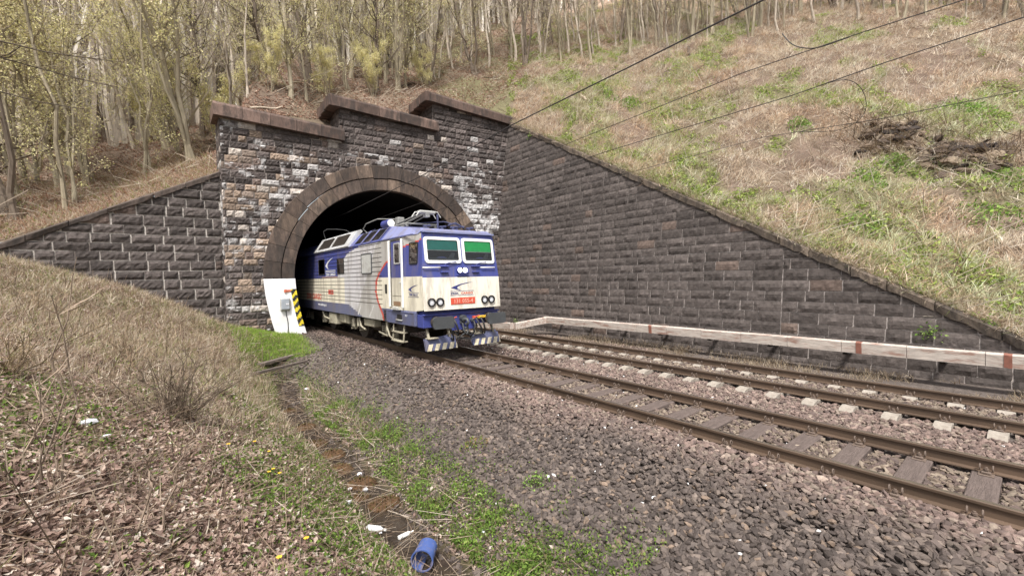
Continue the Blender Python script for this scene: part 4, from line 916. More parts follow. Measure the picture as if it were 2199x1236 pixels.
def ballast(n,x0,x1,y0,y1,pw,smin,smax,far,name):
    y=y0+(y1-y0)*RNG.random(n)**pw; x=U(n,x0,x1)
    edge=2.95+.5*(fbm(x*0+3,y,.8,3,33)-.5)*2+.25*RNG.normal(0,1,n)*(y<30)
    k=(x>edge)&((y<ypor(x)+1.5)|((x>5.0)&(x<13.2))); k&=~((x>3)&(x<4.6+.2)&(y>18)&(RNG.random(n)<.8))
    for xr in (7.12-.75,7.12+.75,10.8-.75,10.8+.75): k&=(np.abs(x-xr)>.085)
    # keep the tops of the sleepers clear between the rails
    s=((y+1.4+.31)%.62)-.31
    k&=~((np.abs(s)<.15)&(x>6.42)&(x<7.82)&(RNG.random(n)<np.clip(1.05-y*.075,.15,.97)))
    k&=~((np.abs(s)<.15)&(np.abs(x-10.8)>.40)&(np.abs(x-10.8)<1.24)&(RNG.random(n)<.9))
    x=x[k];y=y[k];n=len(x); sz=U(n,smin,smax)
    zo=U(n,-.012,.028)+.055*sst(4.4,6.0,x)*(x<6.4)+np.where((x>8.05)&(x<9.5),.03,0)+np.where((x>10.1)&(x<11.5),.035,0)+np.where((x>6.4)&(x<7.85),.018,0)
    return stones(x,y,sz,zo,far,name)
ballast(62000,2.5,13.2,-.6,9.,1.35,.055,.115,False,'ballast_stones')
ballast(30000,2.6,14.0,8.5,26,1.3,.07,.13,True,'ballast_stones_far')
# ---- leaf, blade, stem templates
LV=np.array([(0,-.5,0),(.27,0,.10),(0,.5,.02),(-.27,0,.10)]); LF=np.array([(0,1,2),(0,2,3)])
BV=np.array([(-.5,0,0),(.5,0,0),(.32,.06,.55),(-.32,.06,.55),(0,.28,1.)]); BF=np.array([(0,1,2),(0,2,3),(3,2,4)])
SV=np.array([(1,0,0),(-.5,.87,0),(-.5,-.87,0),(.8,0,1),(-.4,.7,1),(-.4,-.7,1)]); SFq=np.array([(0,1,4,3),(1,2,5,4),(2,0,3,5)]); SF=np.array([(0,1,4),(0,4,3),(1,2,5),(1,5,4),(2,0,3),(2,3,5)])
def put(name,parts,mt='veg',parent=None):
    V,F,C=cat3(parts); o=link(name,np_mesh(name,V,F,cols=C),M[mt],parent); 
    if parent is None: tag(o,kind='stuff')
    return o
def fgpos(x,y,dz=0.): return np.stack([x,y,ground_fg(x,y)+dz],-1)
def sample_bank(n,ymax=22.4,pw=1.6,x0=-7.,x1=3.4):
    y=2.2+(ymax-2.2)*RNG.random(n)**pw; xm=np.maximum(x0,-.26*y-.9); x=xm+(x1-xm)*RNG.random(n); return x,y
# dead leaves
x,y=sample_bank(190000,22,1.8); g=green_fg(x,y); dq=np.abs(x-ditchx(y)); k=(RNG.random(len(x))<np.clip(1.05-g*.55-sst(7,14,y)*.55,.08,1))&(dq>.28); x,y=x[k],y[k]; n=len(x)
c=pick([(.27,.185,.155),(.38,.275,.23),(.13,.09,.072),(.54,.43,.36),(.42,.31,.25),(.72,.64,.56)],n,[.22,.22,.16,.17,.15,.08],.25)
leafs=inst(LV,LF,fgpos(x,y,U(n,.0,.05)),rotm(U(n,0,6.3),RNG.normal(0,.5,n),RNG.normal(0,.5,n)),U(n,.028,.078)*np.where(y>9,1.5,1),c)
put('leaf_litter',[leafs])
# dry stems and grass on the bank
x,y=sample_bank(120000,22.4,1.2); g=green_fg(x,y); k=(RNG.random(len(x))<np.clip(.24+sst(5,11,y)*.7-g*.55,.06,1))&(np.abs(x-ditchx(y))>.45); x,y=x[k],y[k]; n=len(x); L=U(n,.08,.28)*(.6+.7*sst(3,12,y))
c=pick([(.44,.35,.26),(.56,.47,.37),(.30,.21,.15),(.68,.60,.49),(.28,.28,.12)],n,[.3,.22,.22,.1,.16],.2)
p1=inst(BV,BF,fgpos(x,y,-.01),rotm(U(n,0,6.3),RNG.normal(0,.9,n),RNG.normal(0,.55,n)),np.stack([U(n,.0035,.008)*(1+y*.10),L,L],-1),c)
n=4200; x,y=sample_bank(n,20,1.3); L=U(n,.15,.6)
p2=inst(SV,SF,fgpos(x,y,U(n,.0,.04)),rotm(U(n,0,6.3),U(n,1.2,1.55),U(n,-.1,.1)),np.stack([U(n,.0015,.0032)*(1+y*.10)]*2+[L],-1),pick([(.46,.37,.28),(.30,.22,.16),(.58,.50,.42)],n,[.4,.4,.2],.2))
n=520; x,y=sample_bank(n,20,1.1); L=U(n,.25,.8)
p3=inst(SV,SF,fgpos(x,y,-.01),rotm(U(n,0,6.3),RNG.normal(0,.22,n),RNG.normal(0,.22,n)),np.stack([U(n,.0018,.003)*(1+y*.09)]*2+[L],-1),pick([(.30,.23,.17),(.20,.15,.11),(.42,.34,.26)],n,[.4,.3,.3],.2))
nc=2300; cx,cy=sample_bank(nc,20,1.1); k=RNG.random(nc)<np.clip(.12+.75*sst(6,12,cy)-green_fg(cx,cy)*.45,.04,1)*sst(.35,.55,fbm(cx,cy,1.1,2,171)); k2=np.abs(cx-ditchx(cy))[k]>.62; cx,cy=cx[k][k2],cy[k][k2]; nc=len(cx); idx=np.repeat(np.arange(nc),22); n=len(idx); an=U(n,0,6.3); rad=np.abs(RNG.normal(0,.05,n)); x=cx[idx]+rad*np.cos(an); y=cy[idx]+rad*np.sin(an); L=U(n,.12,.38)*(.5+U(nc)*.8)[idx]
p4=inst(BV,BF,fgpos(x,y,-.01),rotm(an-np.pi/2+RNG.normal(0,.5,n),RNG.normal(-.55,.45,n),RNG.normal(0,.3,n)),np.stack([U(n,.0035,.007)*(1+y*.10),L,L],-1),pick([(.50,.41,.31),(.38,.29,.22),(.64,.56,.46),(.32,.29,.16)],nc,None,.2)[idx])
put('dry_grass_and_stems',[p1,p2,p3,p4])
# green ground cover along the ditch, weeds creeping onto the ballast
def greens(x,y,smin,smax,dz,cols,w,up=.5):
    n=len(x); return inst(LV,LF,fgpos(x,y,dz),rotm(U(n,0,6.3),RNG.normal(up,.45,n),RNG.normal(0,.45,n)),U(n,smin,smax),pick(cols,n,w,.25))
GC=[(.085,.14,.028),(.13,.20,.04),(.19,.27,.06),(.10,.12,.04),(.26,.36,.08)]; GW=[.26,.28,.2,.18,.08]
x,y=sample_bank(190000,22.3,1.7,-6,3.6); g=green_fg(x,y); dd=np.abs(x-ditchx(y)); k=(RNG.random(len(x))<np.clip(g*.85+.10*sst(.5,.6,fbm(x,y,1.5,3,181)),0,1))&((dd>.33)|(y>16)); x,y=x[k],y[k]
P=[greens(x,y,.02,.055,U(len(x),.0,.07),GC,GW)]
y=2.6+9*RNG.random(52000)**1.4; x=ditchx(y)+.35+np.abs(RNG.normal(0,.50,len(y))); cl=fbm(x,y,2.2,3,111); k=RNG.random(len(x))<sst(.44,.60,cl)*np.clip(1.5-(x-ditchx(y))*.55,0,1); x,y=x[k],y[k]; n=len(x)
P.append(greens(x,y,.02,.05,U(n,.0,.10),[(.15,.25,.05),(.21,.32,.06),(.11,.17,.04),(.28,.36,.10),(.2,.18,.08)],[.3,.25,.2,.1,.15],.7))
n=9000; y=2.6+17*RNG.random(n)**1.2; x=ditchx(y)+RNG.normal(0,.8,n); k=np.abs(x-ditchx(y))>.3; x,y=x[k],y[k]; n=len(x); L=U(n,.05,.15)
P.append(inst(BV,BF,fgpos(x,y,-.01),rotm(U(n,0,6.3),RNG.normal(0,.5,n),RNG.normal(0,.4,n)),np.stack([U(n,.004,.008)*(1+y*.06),L,L],-1),pick([(.14,.24,.04),(.22,.33,.07),(.3,.28,.12)],n,None,.2)))
n=16000; x=U(n,1.85,4.7); y=U(n,17.6,22.3); k=RNG.random(n)<sst(.0,1,(4.8-x)); x,y=x[k],y[k]; n=len(x); L=U(n,.08,.2)
P.append(inst(BV,BF,fgpos(x,y,-.01),rotm(U(n,0,6.3),RNG.normal(0,.5,n),RNG.normal(0,.5,n)),np.stack([U(n,.012,.022),L,L],-1),pick([(.20,.33,.05),(.30,.42,.08),(.36,.34,.14)],n,[.45,.35,.2],.2)))
put('green_ground_cover',P)
# dry grass along the foot of the wall and beyond the far rail
n=15000; x=12.35+2.6*RNG.random(n)**.8; y=-.5+21*RNG.random(n)**1.2; L=U(n,.06,.22)*(1+.7*(fbm(x,y,.8,2,5)>.55)); k=RNG.random(n)<sst(.3,.55,fbm(x*.7,y,.7,3,121)); x,y,L=x[k],y[k],L[k]; n=len(x)
q1=inst(BV,BF,fgpos(x,y,-.01),rotm(U(n,0,6.3),RNG.normal(0,.6,n),RNG.normal(0,.5,n)),np.stack([U(n,.010,.018),L,L],-1),pick([(.38,.31,.22),(.28,.21,.15),(.5,.42,.32),(.2,.15,.1)],n,None,.2))
n=2600; x=3.3+2.6*RNG.random(n); y=5+15*RNG.random(n); k=RNG.random(n)<sst(.45,.6,fbm(x,y,.6,3,131)); x,y=x[k],y[k]; n=len(x); L=U(n,.08,.25)
q2=inst(BV,BF,fgpos(x,y,0),rotm(U(n,0,6.3),RNG.normal(0,1.,n),RNG.normal(0,.6,n)),np.stack([U(n,.008,.014),L,L],-1),pick([(.38,.31,.22),(.46,.38,.28)],n,None,.2))
put('dry_trackside_grass',[q1,q2])
# ---- right hillside
def hpos(x,y,dz=0.): return np.stack([x,y,ground_hill(x,y)+dz],-1)
def sample_hill(n,dmax=52,pw=1.5):
    y=U(n,-3,34); s=dmax*RNG.random(n)**pw; xw=wallx(np.clip(wtop(y),0,11.9))+.05; x=xw+s; k=(y<20.8)|(x>0); return x[k],y[k]
def normdown(n): return RNG.normal(-2.0,.9,n)
x,y=sample_hill(260000); k=(x/np.hypot(x,y)>.0)&(y<20.8+(x-16.5)*.8); x,y=x[k],y[k]
g=green_hill(x,y); k=RNG.random(len(x))<(1-.35*g)*(.25+.75*sst(.34,.50,fbm(x,y,.9,3,161))); x,y,g=x[k],y[k],g[k]; n=len(x); L=U(n,.16,.62)*(.35+1.35*fbm(x,y,1.1,2,141))
c=pick([(.64,.55,.43),(.52,.41,.31),(.76,.68,.57),(.48,.37,.28),(.29,.22,.165),(.82,.77,.68)],n,[.27,.22,.20,.12,.10,.09],.18); pk=sst(.5,.62,fbm(x,y,.35,3,142))[:,None]; c=c*(1-pk*np.array([[.02,.14,.22]]))
h1=inst(BV,BF,hpos(x,y,-.02),rotm(normdown(n),RNG.normal(-.9,.5,n),RNG.normal(0,.6,n)),np.stack([U(n,.014,.026)*(1+np.hypot(x,y)*.014),L,L],-1),c)
n=5200; x,y=sample_hill(n,38,1.3); n=len(x); L=U(n,.5,1.7)
h2=inst(SV,SF,hpos(x,y,U(n,.05,.2)),rotm(U(n,0,6.3),U(n,.9,1.6),U(n,-.2,.2)),np.stack([U(n,.006,.012)]*2+[L],-1),pick([(.55,.47,.39),(.42,.32,.24),(.66,.60,.52)],n,[.4,.35,.25],.15))
n=9000; y=U(n,-1.2,20.8)*1.0; zt=wtop(y); L=U(n,.12,.42)
h4=inst(BV,BF,np.stack([wallx(zt)+U(n,-.02,.5),y,zt+U(n,-.05,.05)+.02],-1),rotm(RNG.normal(1.57,.9,n),RNG.normal(-.9,.5,n),RNG.normal(0,.6,n)),np.stack([U(n,.012,.022),L,L],-1),pick([(.50,.42,.31),(.36,.28,.2),(.62,.54,.43),(.2,.27,.07)],n,[.35,.25,.2,.2],.2))
nc=34000; cx,cy=sample_hill(nc,50,1.45); k=RNG.random(len(cx))<.12+.88*sst(.36,.50,fbm(cx,cy,.9,3,161)); cx,cy=cx[k],cy[k]; nc=len(cx); m_=15; idx=np.repeat(np.arange(nc),m_); n=len(idx); rad=np.abs(RNG.normal(0,.10,n)); an=U(n,0,6.3); x=cx[idx]+rad*np.cos(an); y=cy[idx]+rad*np.sin(an); keep=(y<20.8+(x-16.5)*.8)&(x>wallx(np.clip(wtop(y),0,11.9))+.03); 
cl=(.5+U(nc)*.9)[idx]; L=U(n,.20,.52)*cl; cb=pick([(.68,.59,.47),(.54,.43,.33),(.80,.73,.62),(.42,.31,.23),(.60,.48,.36)],nc,[.28,.24,.18,.16,.14],.15)[idx]*U(n,.75,1.15)[:,None]
g_=green_hill(cx,cy)[idx]; cb=cb*(1-.14*g_[:,None]*np.array([[1,.1,1.3]])); yaw=np.where(RNG.random(n)<.5,an-np.pi/2,RNG.normal(-2.0,.7,n)); 
x,y,L,cb,yaw=x[keep],y[keep],L[keep],cb[keep],yaw[keep]; n=len(x)
h5=inst(BV,BF,hpos(x,y,-.02),rotm(yaw,RNG.normal(-.65,.45,n),RNG.normal(0,.3,n)),np.stack([U(n,.012,.022)*(1+np.hypot(x,y)*.014),L,L],-1),np.clip(cb,0,1))
n=700; x,y=sample_hill(n,45,1.0); n=len(x); L=U(n,.5,1.6)
h6=inst(SV,SF,hpos(x,y,-.02),rotm(U(n,0,6.3),RNG.normal(0,.3,n),RNG.normal(0,.3,n)),np.stack([U(n,.007,.013)]*2+[L],-1),pick([(.60,.52,.43),(.30,.23,.17),(.72,.66,.58)],n,[.4,.35,.25],.15))
put('dry_hillside_grass',[h1,h2,h4,h5,h6])
x,y=sample_hill(360000,46,1.4); g=green_hill(x,y)*sst(.38,.62,fbm(x,y,1.6,3,152)); k=(RNG.random(len(x))<g)&(y<20.9+(x-16.5)*1.2); x,y=x[k],y[k]; n=len(x)
h3=inst(LV,LF,hpos(x,y,U(n,.02,.20)),rotm(U(n,0,6.3),RNG.normal(.2,.5,n),RNG.normal(0,.5,n)),U(n,.06,.15)*(1+np.hypot(x,y)*.006),pick([(.22,.31,.06),(.33,.42,.10),(.44,.53,.16),(.16,.20,.06),(.50,.54,.22)],n,[.27,.28,.16,.14,.15],.22))
put('green_hillside_plants',[h3])
# ground cover behind the left wing wall and leaf litter of the wood
n=30000; x=U(n,-8,1.9); y=22.9+6.5*RNG.random(n)**1.2; L=U(n,.12,.45); c=pick([(.56,.46,.36),(.44,.32,.24),(.66,.58,.48),(.38,.22,.15),(.28,.36,.10)],n,[.28,.25,.2,.17,.10],.2)
w1=inst(BV,BF,hpos(x,y,-.02),rotm(RNG.normal(3.1,1.2,n),RNG.normal(-.8,.5,n),RNG.normal(0,.6,n)),np.stack([U(n,.016,.030),L,L],-1),c)
n=90000; x=U(n,-16,36); y=23.3+42*RNG.random(n)**1.4; k=~((x>17)&(y<24+.5*(x-17)*0)&(RNG.random(n)<.5)); x,y=x[k],y[k]; n=len(x)
w2=inst(LV,LF,hpos(x,y,U(n,0,.06)),rotm(U(n,0,6.3),RNG.normal(-.3,.5,n),RNG.normal(0,.5,n)),U(n,.09,.22),pick([(.38,.24,.18),(.48,.33,.26),(.26,.17,.13),(.58,.46,.37)],n,[.3,.3,.2,.2],.2))
n=7000; x=U(n,-14,40); y=24+30*RNG.random(n)**1.3; L=U(n,.3,1.6)
w3=inst(SV,SF,hpos(x,y,U(n,.0,.2)),rotm(U(n,0,6.3),U(n,.9,1.6),U(n,-.2,.2)),np.stack([U(n,.008,.018)]*2+[L],-1),pick([(.5,.42,.34),(.32,.22,.15),(.62,.55,.46)],n,None,.15))
put('woodland_floor_litter',[w1,w2,w3])
# ---- trees
def tube_np(P,r,sides):
    P=np.asarray(P,float); n=len(P); T=np.gradient(P,axis=0); T/=np.linalg.norm(T,axis=1)[:,None]+1e-9
    a=np.cross(T,[.31,.12,.94] if abs(T[0,2])<.9 else [1,0,.1]); a/=np.linalg.norm(a,axis=1)[:,None]+1e-9; b=np.cross(T,a)
    th=np.arange(sides)*2*np.pi/sides; V=P[:,None]+(a[:,None]*np.cos(th)[None,:,None]+b[:,None]*np.sin(th)[None,:,None])*np.asarray(r)[:,None,None]
    i=np.arange(n*sides).reshape(n,sides); F=np.stack([i[:-1],np.roll(i,-1,1)[:-1],np.roll(i,-1,1)[1:],i[1:]],-1).reshape(-1,4); return V.reshape(-1,3),F
def make_tree(seed,H=13,r0=.13,nb=46,leaf=1.,stems=1,bow_=.5,col=(.15,.12,.095),lowb=.10,droop=0.,twigs=8,tipcol=(.52,.45,.35)):
    r=np.random.default_rng(seed); TP_=[];CP=[];pts=[]
    for s in range(stems):
        n=12; t=np.linspace(0,1,n); h=H*(1 if s==0 else r.uniform(.6,.95)); rr=r0*(1 if s==0 else r.uniform(.5,.85)); a=r.uniform(0,6.3); sp=0 if stems==1 else r.uniform(.1,.28)
        wob=np.cumsum(r.normal(0,.10,(n,2)),0)*h/14; P=np.stack([np.cos(a)*sp*h*t**1.1+wob[:,0]+bow_*t**2+(0 if stems==1 else np.cos(a)*.12),np.sin(a)*sp*h*t**1.1+wob[:,1]+(0 if stems==1 else np.sin(a)*.12),h*t-.25],-1)
        R_=rr*(1-.82*t)+.006; R_[0]*=1.45; v,f=tube_np(P,R_,7); TP_.append((v,f,np.full((len(f),3),1.)*np.array(col)*(.8+.4*r.random((len(f),1)))))
        for b in range(max(8,nb//stems)):
            u=lowb+(1-lowb)*r.random()**.85; p0=np.array([np.interp(u,t,P[:,k]) for k in range(3)]); az=r.uniform(0,6.3); el=r.uniform(.35,1.15); ln=h*r.uniform(.10,.26)*(1.15-u*.65); rb=max(.010,float(np.interp(u,t,R_))*r.uniform(.22,.45)); m=5; tt=np.linspace(0,1,m)
            d=np.array([np.cos(az)*np.cos(el),np.sin(az)*np.cos(el),np.sin(el)]); Q=p0+d*ln*tt[:,None]+np.cumsum(r.normal(0,.035,(m,3)),0)*ln; Q[0]=p0; Q[:,2]+=ln*.12*tt**2-droop*ln*tt**2
            v,f=tube_np(Q,rb*(1-.8*tt)+.003,3); CP.append((v,f,np.full((len(f),3),1.)*np.array(col)*(.9+.4*r.random())))
            for w in range(twigs):
                q=r.uniform(.2,1); p1=np.array([np.interp(q,tt,Q[:,k]) for k in range(3)]); dd=d*.7+r.normal(0,.55,3); dd/=np.linalg.norm(dd); l2=ln*r.uniform(.15,.42); m2=p1+dd*l2*.5+r.normal(0,.05,3)*l2; e=p1+dd*l2+np.array([0,0,.08*l2])
                v,f=tube_np([p1,m2,e],[.009,.006,.003],3); CP.append((v,f,np.full((len(f),3),1.)*np.array(tipcol)*(.8+.5*r.random())))
                pts+= [p1+(e-p1)*k for k in (r.random(),r.random(),1.)]
    tv=cat3(TP_); cv=cat3(CP)
    if leaf>0:
        pts=np.array(pts); z=pts[:,2]/H; keep=r.random(len(pts))<leaf; pts=pts[keep]; pts=np.repeat(pts,7,0)+r.normal(0,.13,(len(pts)*7,3)); n=len(pts)
        LQ=np.array([(0,-.5,0),(.34,0,.06),(0,.5,0),(-.34,0,.06)]); 
        v=np.einsum('nij,nkj->nki',rotm(r.uniform(0,6.3,n),r.normal(0,.8,n),r.normal(0,.8,n)),LQ[None]*r.uniform(.042,.098,n)[:,None,None])+pts[:,None]
        f=np.arange(n*4).reshape(n,4); lc=np.array([(.74,.70,.38),(.82,.77,.46),(.62,.60,.28),(.74,.66,.44)])[r.integers(0,4,n)]*(.8+.4*r.random((n,1)))
        cv=cat3([cv,(v.reshape(-1,3),f,lc)])
    a=np_mesh('trunk',tv[0],tv[1],cols=tv[2]); a.materials.append(M['bark']); b=np_mesh('crown',cv[0],cv[1],cols=cv[2]); b.materials.append(M['veg']); return a,b
OL=(.30,.26,.19); GR=(.40,.345,.285); DK=(.15,.12,.095)
TV_dark=[make_tree(500+i,H=14,r0=.15+.03*i,nb=70,leaf=.35,stems=(1,1,2)[i],bow_=.5,col=DK,lowb=.12,tipcol=(.3,.25,.19)) for i in range(3)]
TV_leaf=[make_tree(100+i,H=12+i%3*1.5,r0=(.10,.15,.08,.12,.17)[i%5],nb=66,leaf=.62,stems=(1,1,3,1,2,4)[i%6],bow_=(.8,-.4,.3)[i%3],col=(OL,DK,OL)[i%3],lowb=.06) for i in range(7)]
TV_bare=[make_tree(200+i,H=12+i%3*2,r0=(.09,.12,.07,.16)[i%4],nb=44,leaf=.10,stems=(1,1,1,3,1,2)[i%6],bow_=(.5,-.6,.2)[i%3],col=(GR,OL,GR,DK)[i%4],lowb=.13) for i in range(7)]
TV_sap=[make_tree(300+i,H=7+i%3*1.3,r0=.06+.014*(i%3),nb=26,leaf=.04,stems=(1,2,1,4,1)[i%5],bow_=.4,col=(GR,OL,(.26,.22,.18))[i%3],lowb=.12,twigs=6) for i in range(6)]
TV_haz=[make_tree(400+i,H=5.5,r0=.04,nb=52,leaf=.85,stems=6,bow_=.3,col=OL,lowb=.15,twigs=11) for i in range(3)]
rt=random.Random(12)
def tree(var,x,y,sc_,rx,ry,name,label,group,cat='tree'):
    z=float(ground_hill(np.array(x),np.array(y))); e=empty(name,(x,y,z)); e.rotation_euler=(rx,ry,rt.uniform(0,6.28)) if False else (0,0,0)
    e.rotation_mode='XYZ'; e.matrix_world=Matrix.Translation((x,y,z))@Matrix.Rotation(ry,4,'Y')@Matrix.Rotation(rx,4,'X')@Matrix.Rotation(rt.uniform(0,6.28),4,'Z')@Matrix.Scale(sc_,4)
    tag(e,label,cat,group); link('trunk',var[0],None,e); link('crown',var[1],None,e); return e
placed=[]
def ok(x,y,d): 
    for a,b in placed:
        if (a-x)**2+(b-y)**2<d*d: return False
    placed.append((x,y)); return True
# trees that stand out
SPEC=[(-2.6,27.0,2,1.25,.02,-.16,'dark thick leaning trunk at the woodland edge behind the wing wall'),(-4.6,25.6,5,1.0,0,-.2,'many stemmed leaning tree at the far left edge of the wood'),(-3.5,26.8,0,1.0,.03,-.22,'slender leaning tree near the left edge of the wood'),
      (1.2,27.3,5,1.35,0,-.05,'broad clump of dark stems just left of the portal'),(9.0,27.0,2,1.0,-.02,-.12,'dark slanting tree right behind the middle red coping'),(5.3,24.6,3,.95,0,.04,'forked yellowish tree close behind the lowest red coping'),
      (12.9,28.6,5,1.25,.03,-.06,'cluster of thick trunks above the gap between the upper two copings'),(13.9,29.3,0,.9,0,.03,'single trunk beside the cluster above the upper coping'),(19.2,28.3,4,.85,0,-.22,'fan shaped leaning clump on the bare slope right of the portal'),(16.2,30.5,4,.9,0,0,'pale clump of stems behind the highest coping')]
HZ=[(7.4,25.6,0,.62,'low yellow green hazel spray behind the middle coping'),(10.4,26.6,1,.75,'wide yellow budding hazel right of the middle coping'),(4.4,24.9,2,.6,'small yellow bush behind the lowest coping'),(15.0,28.4,0,.6,'pale budding bush below the pale clump of stems')]
for x,y,v,s,lab in HZ:
    placed.append((x,y)); tree(TV_haz[v],x,y,s,0,-.1,'hazel_bush',lab,None,'bush')
for i,(x,y) in enumerate([(3.4,24.6),(6.2,25.3),(6.9,27.4),(8.1,28.6),(11.2,28.0),(3.0,26.4),(4.6,27.9),(12.0,30.1)]):
    placed.append((x,y)); tree((TV_sap+TV_dark)[(i*4)%9],x,y,.9,.02*(i%3-1),-.05*(i%4),'slender_tree','slender bare tree just behind the portal copings','slender trees close behind the copings')
for x,y,v,s,rx,ry,lab in SPEC:
    placed.append((x,y)); tree(TV_leaf[v],x,y,s,rx,ry,'woodland_tree',lab,None)
cnt=0; tries=0
while cnt<92 and tries<6000:                                       # left and middle wood
    tries+=1; y=24.3+40*rt.random()**1.5; x=rt.uniform(-.30*y-1.5,1+.35*(y-22)) if rt.random()<.6 else rt.uniform(0,16)
    if x>1.9 and y<25.5+ (x-2)*.15: continue
    if -1.2<x<=1.9 and y<26.5: continue
    if not ok(x,y,1.1): continue
    lean=-.20*sst(4,-10,x) if False else (-.05-.16*float(np.clip((2-x)/9,0,1))); haz=rt.random()<.16
    tree(rt.choice(TV_haz) if haz else rt.choice(TV_leaf+TV_dark+TV_bare[:3]),x,y,rt.uniform(.8,1.3),rt.uniform(-.06,.06),lean+rt.uniform(-.07,.07),'hazel_bush' if haz else 'woodland_tree',
         'yellow green budding hazel among the trunks of the wood above the tunnel' if haz else 'slender budding tree in the dense wood above and left of the tunnel','budding hazels in the wood' if haz else 'budding trees of the left wood','bush' if haz else 'tree'); cnt+=1
cnt=0;tries=0
while cnt<108 and tries<8000:                                       # bare wood on the slope right of the portal
    tries+=1; x=rt.uniform(13,52); y=rt.uniform(12,58); lim=np.interp(x,[13,17,19.5,25,30,32,41,43,52],[30.5,28.6,26.0,21.8,19.8,16.3,12.8,7.6,4.6])
    if y<lim or y>lim+20*rt.random()**1.4+2.5: continue
    if not ok(x,y,1.0): continue
    sap=rt.random()<.45
    tree(rt.choice(TV_sap) if sap else rt.choice(TV_bare),x,y,rt.uniform(.8,1.25),rt.uniform(-.08,.08),rt.uniform(-.13,.07),'sapling' if sap else 'bare_tree',
         'thin pale sapling in the bare wood at the top of the right slope' if sap else 'leafless grey tree in the bare wood above the right hillside','saplings of the bare wood' if sap else 'leafless trees of the bare wood'); cnt+=1
cnt=0;tries=0
while cnt<78 and tries<8000:                                        # thicket at the upper edge of the hillside, far right
    tries+=1; x=rt.uniform(26,62); y=rt.uniform(-2,24); lim=np.interp(y,[-2,3,8,14,18,24],[43,42.5,41,39.5,31,26])
    if x<lim or x>lim+2+rt.random()*15: continue
    if not ok(x,y,.9): continue
    tree(rt.choice(TV_sap+TV_bare[:2]),x,y,rt.uniform(.7,1.2),rt.uniform(-.1,.1),rt.uniform(-.12,.08),'sapling','thin bare sapling along the top edge of the grassy hillside','saplings at the hilltop edge'); cnt+=1
# the far wood, one mass
far=[]
ftm=[]
for i in range(4):
    r=np.random.default_rng(700+i); t=np.linspace(0,1,6); H=14; P=np.stack([np.cumsum(r.normal(0,.13,6)),np.cumsum(r.normal(0,.13,6)),H*t-.4],-1); v,f=tube_np(P,.14*(1-.8*t)+.015,3); L=[(v,f,np.ones((len(f),3)))]
    for b in range(26):
        u=.18+.82*r.random(); p0=np.array([np.interp(u,t,P[:,k]) for k in range(3)]); az=r.uniform(0,6.3); el=r.uniform(.6,1.2); ln=r.uniform(1.2,3.2); d=np.array([np.cos(az)*np.cos(el),np.sin(az)*np.cos(el),np.sin(el)])
        v,f=tube_np([p0,p0+d*ln*.5+r.normal(0,.1,3),p0+d*ln],[.035,.022,.008],3); L.append((v,f,np.ones((len(f),3))*1.1))
    ftm.append(cat3(L))
for g in range(4):
    n=2300; y=35+90*U(n)**1.1; x=-.36*y+(1.55*y+10)*U(n); 
    if g==3: n=500; y=U(n,0,50); x=54+50*U(n)
    kk=(y>np.interp(x,[13,17,19.5,25,30,36],[33,33,36,36,36,30])+2)|(g==3); x,y=x[kk],y[kk]; n=len(x); z=ground_hill(x,y); tv,tf,tc=ftm[g]; R_=rotm(U(n,0,6.3),RNG.normal(0,.05,n),RNG.normal(-.03,.05,n)); V=np.einsum('nij,nkj->nki',R_,tv[None]*U(n,.7,1.25)[:,None,None])+np.stack([x,y,z],-1)[:,None]
    F=(tf[None]+(np.arange(n)*len(tv))[:,None,None]).reshape(-1,4); cc=pick([(.48,.42,.36),(.62,.56,.49),(.33,.28,.235),(.80,.75,.68)],n,[.28,.3,.17,.25],.15); far.append((V.reshape(-1,3),F,np.repeat(cc,len(tf),0)*np.tile(tc,(n,1))))
put('far_woodland',far,'bark')
# ---- plants and things that stand alone
def clump(x,y,rad,h,n,name,label,group,cols,size,hill=True,cat='plant'):
    z=float((ground_hill if hill else ground_fg)(np.array(x),np.array(y))); e=empty(name,(x,y,z)); tag(e,label,cat,group)
    a=U(n,0,6.3); q=U(n)**.6*rad; px=q*np.cos(a);py=q*np.sin(a); zz=(ground_hill if hill else ground_fg)(x+px,y+py)-z+U(n,0,1)*h*(1-.6*(q/rad)**2)
    V,F,C=inst(LV,LF,np.stack([px,py,zz],-1),rotm(U(n,0,6.3),RNG.normal(.3,.5,n),RNG.normal(0,.5,n)),U(n,size*.6,size*1.2),pick(cols,n,None,.25)); link('leaves',np_mesh('leaves',V,F,cols=C),M['veg'],e)
    n2=16; a=U(n2,0,6.3); V,F,C=inst(SV,SF,np.stack([np.cos(a)*rad*.3,np.sin(a)*rad*.3,np.full(n2,-.02)],-1),rotm(a,U(n2,-.5,.5),U(n2,-.5,.5)),np.stack([np.full(n2,.006)]*2+[U(n2,h*.5,h)],-1),pick([(.14,.16,.05)],n2,None,.2)); link('stems',np_mesh('stems',V,F,cols=C),M['veg'],e)
BG=[(.16,.30,.05),(.24,.38,.08),(.33,.46,.13),(.12,.20,.05)]
for (x,y,rd,h,n,lab) in [(24.2,7.6,.55,.5,260,'rounded dark green plant alone in the middle of the hillside'),(22.8,3.8,.6,.4,260,'bright green plant just below the dark eroded bank'),(21.3,4.4,.7,.4,300,'bright green plant lower left of the eroded bank'),(22.6,1.0,.7,.4,300,'green plant by the right edge under the eroded bank'),
                        (21.9,17.3,.7,.5,260,'dark tussock plant high above the start of the wall'),(22.0,15.9,.6,.4,240,'low green plant right of the dark tussock above the wall'),(28.6,2.4,1.3,.5,700,'broad bright green patch of leaves above the eroded bank'),(20.4,1.2,.8,.3,300,'green leafy plant low on the slope at the right edge'),(18.2,3.95,.6,.3,240,'green leafy plant just behind the wall coping near the right')]:
    clump(x,y,rd,h,n,'leafy_plant',lab,'leafy plants on the hillside',BG,.14)
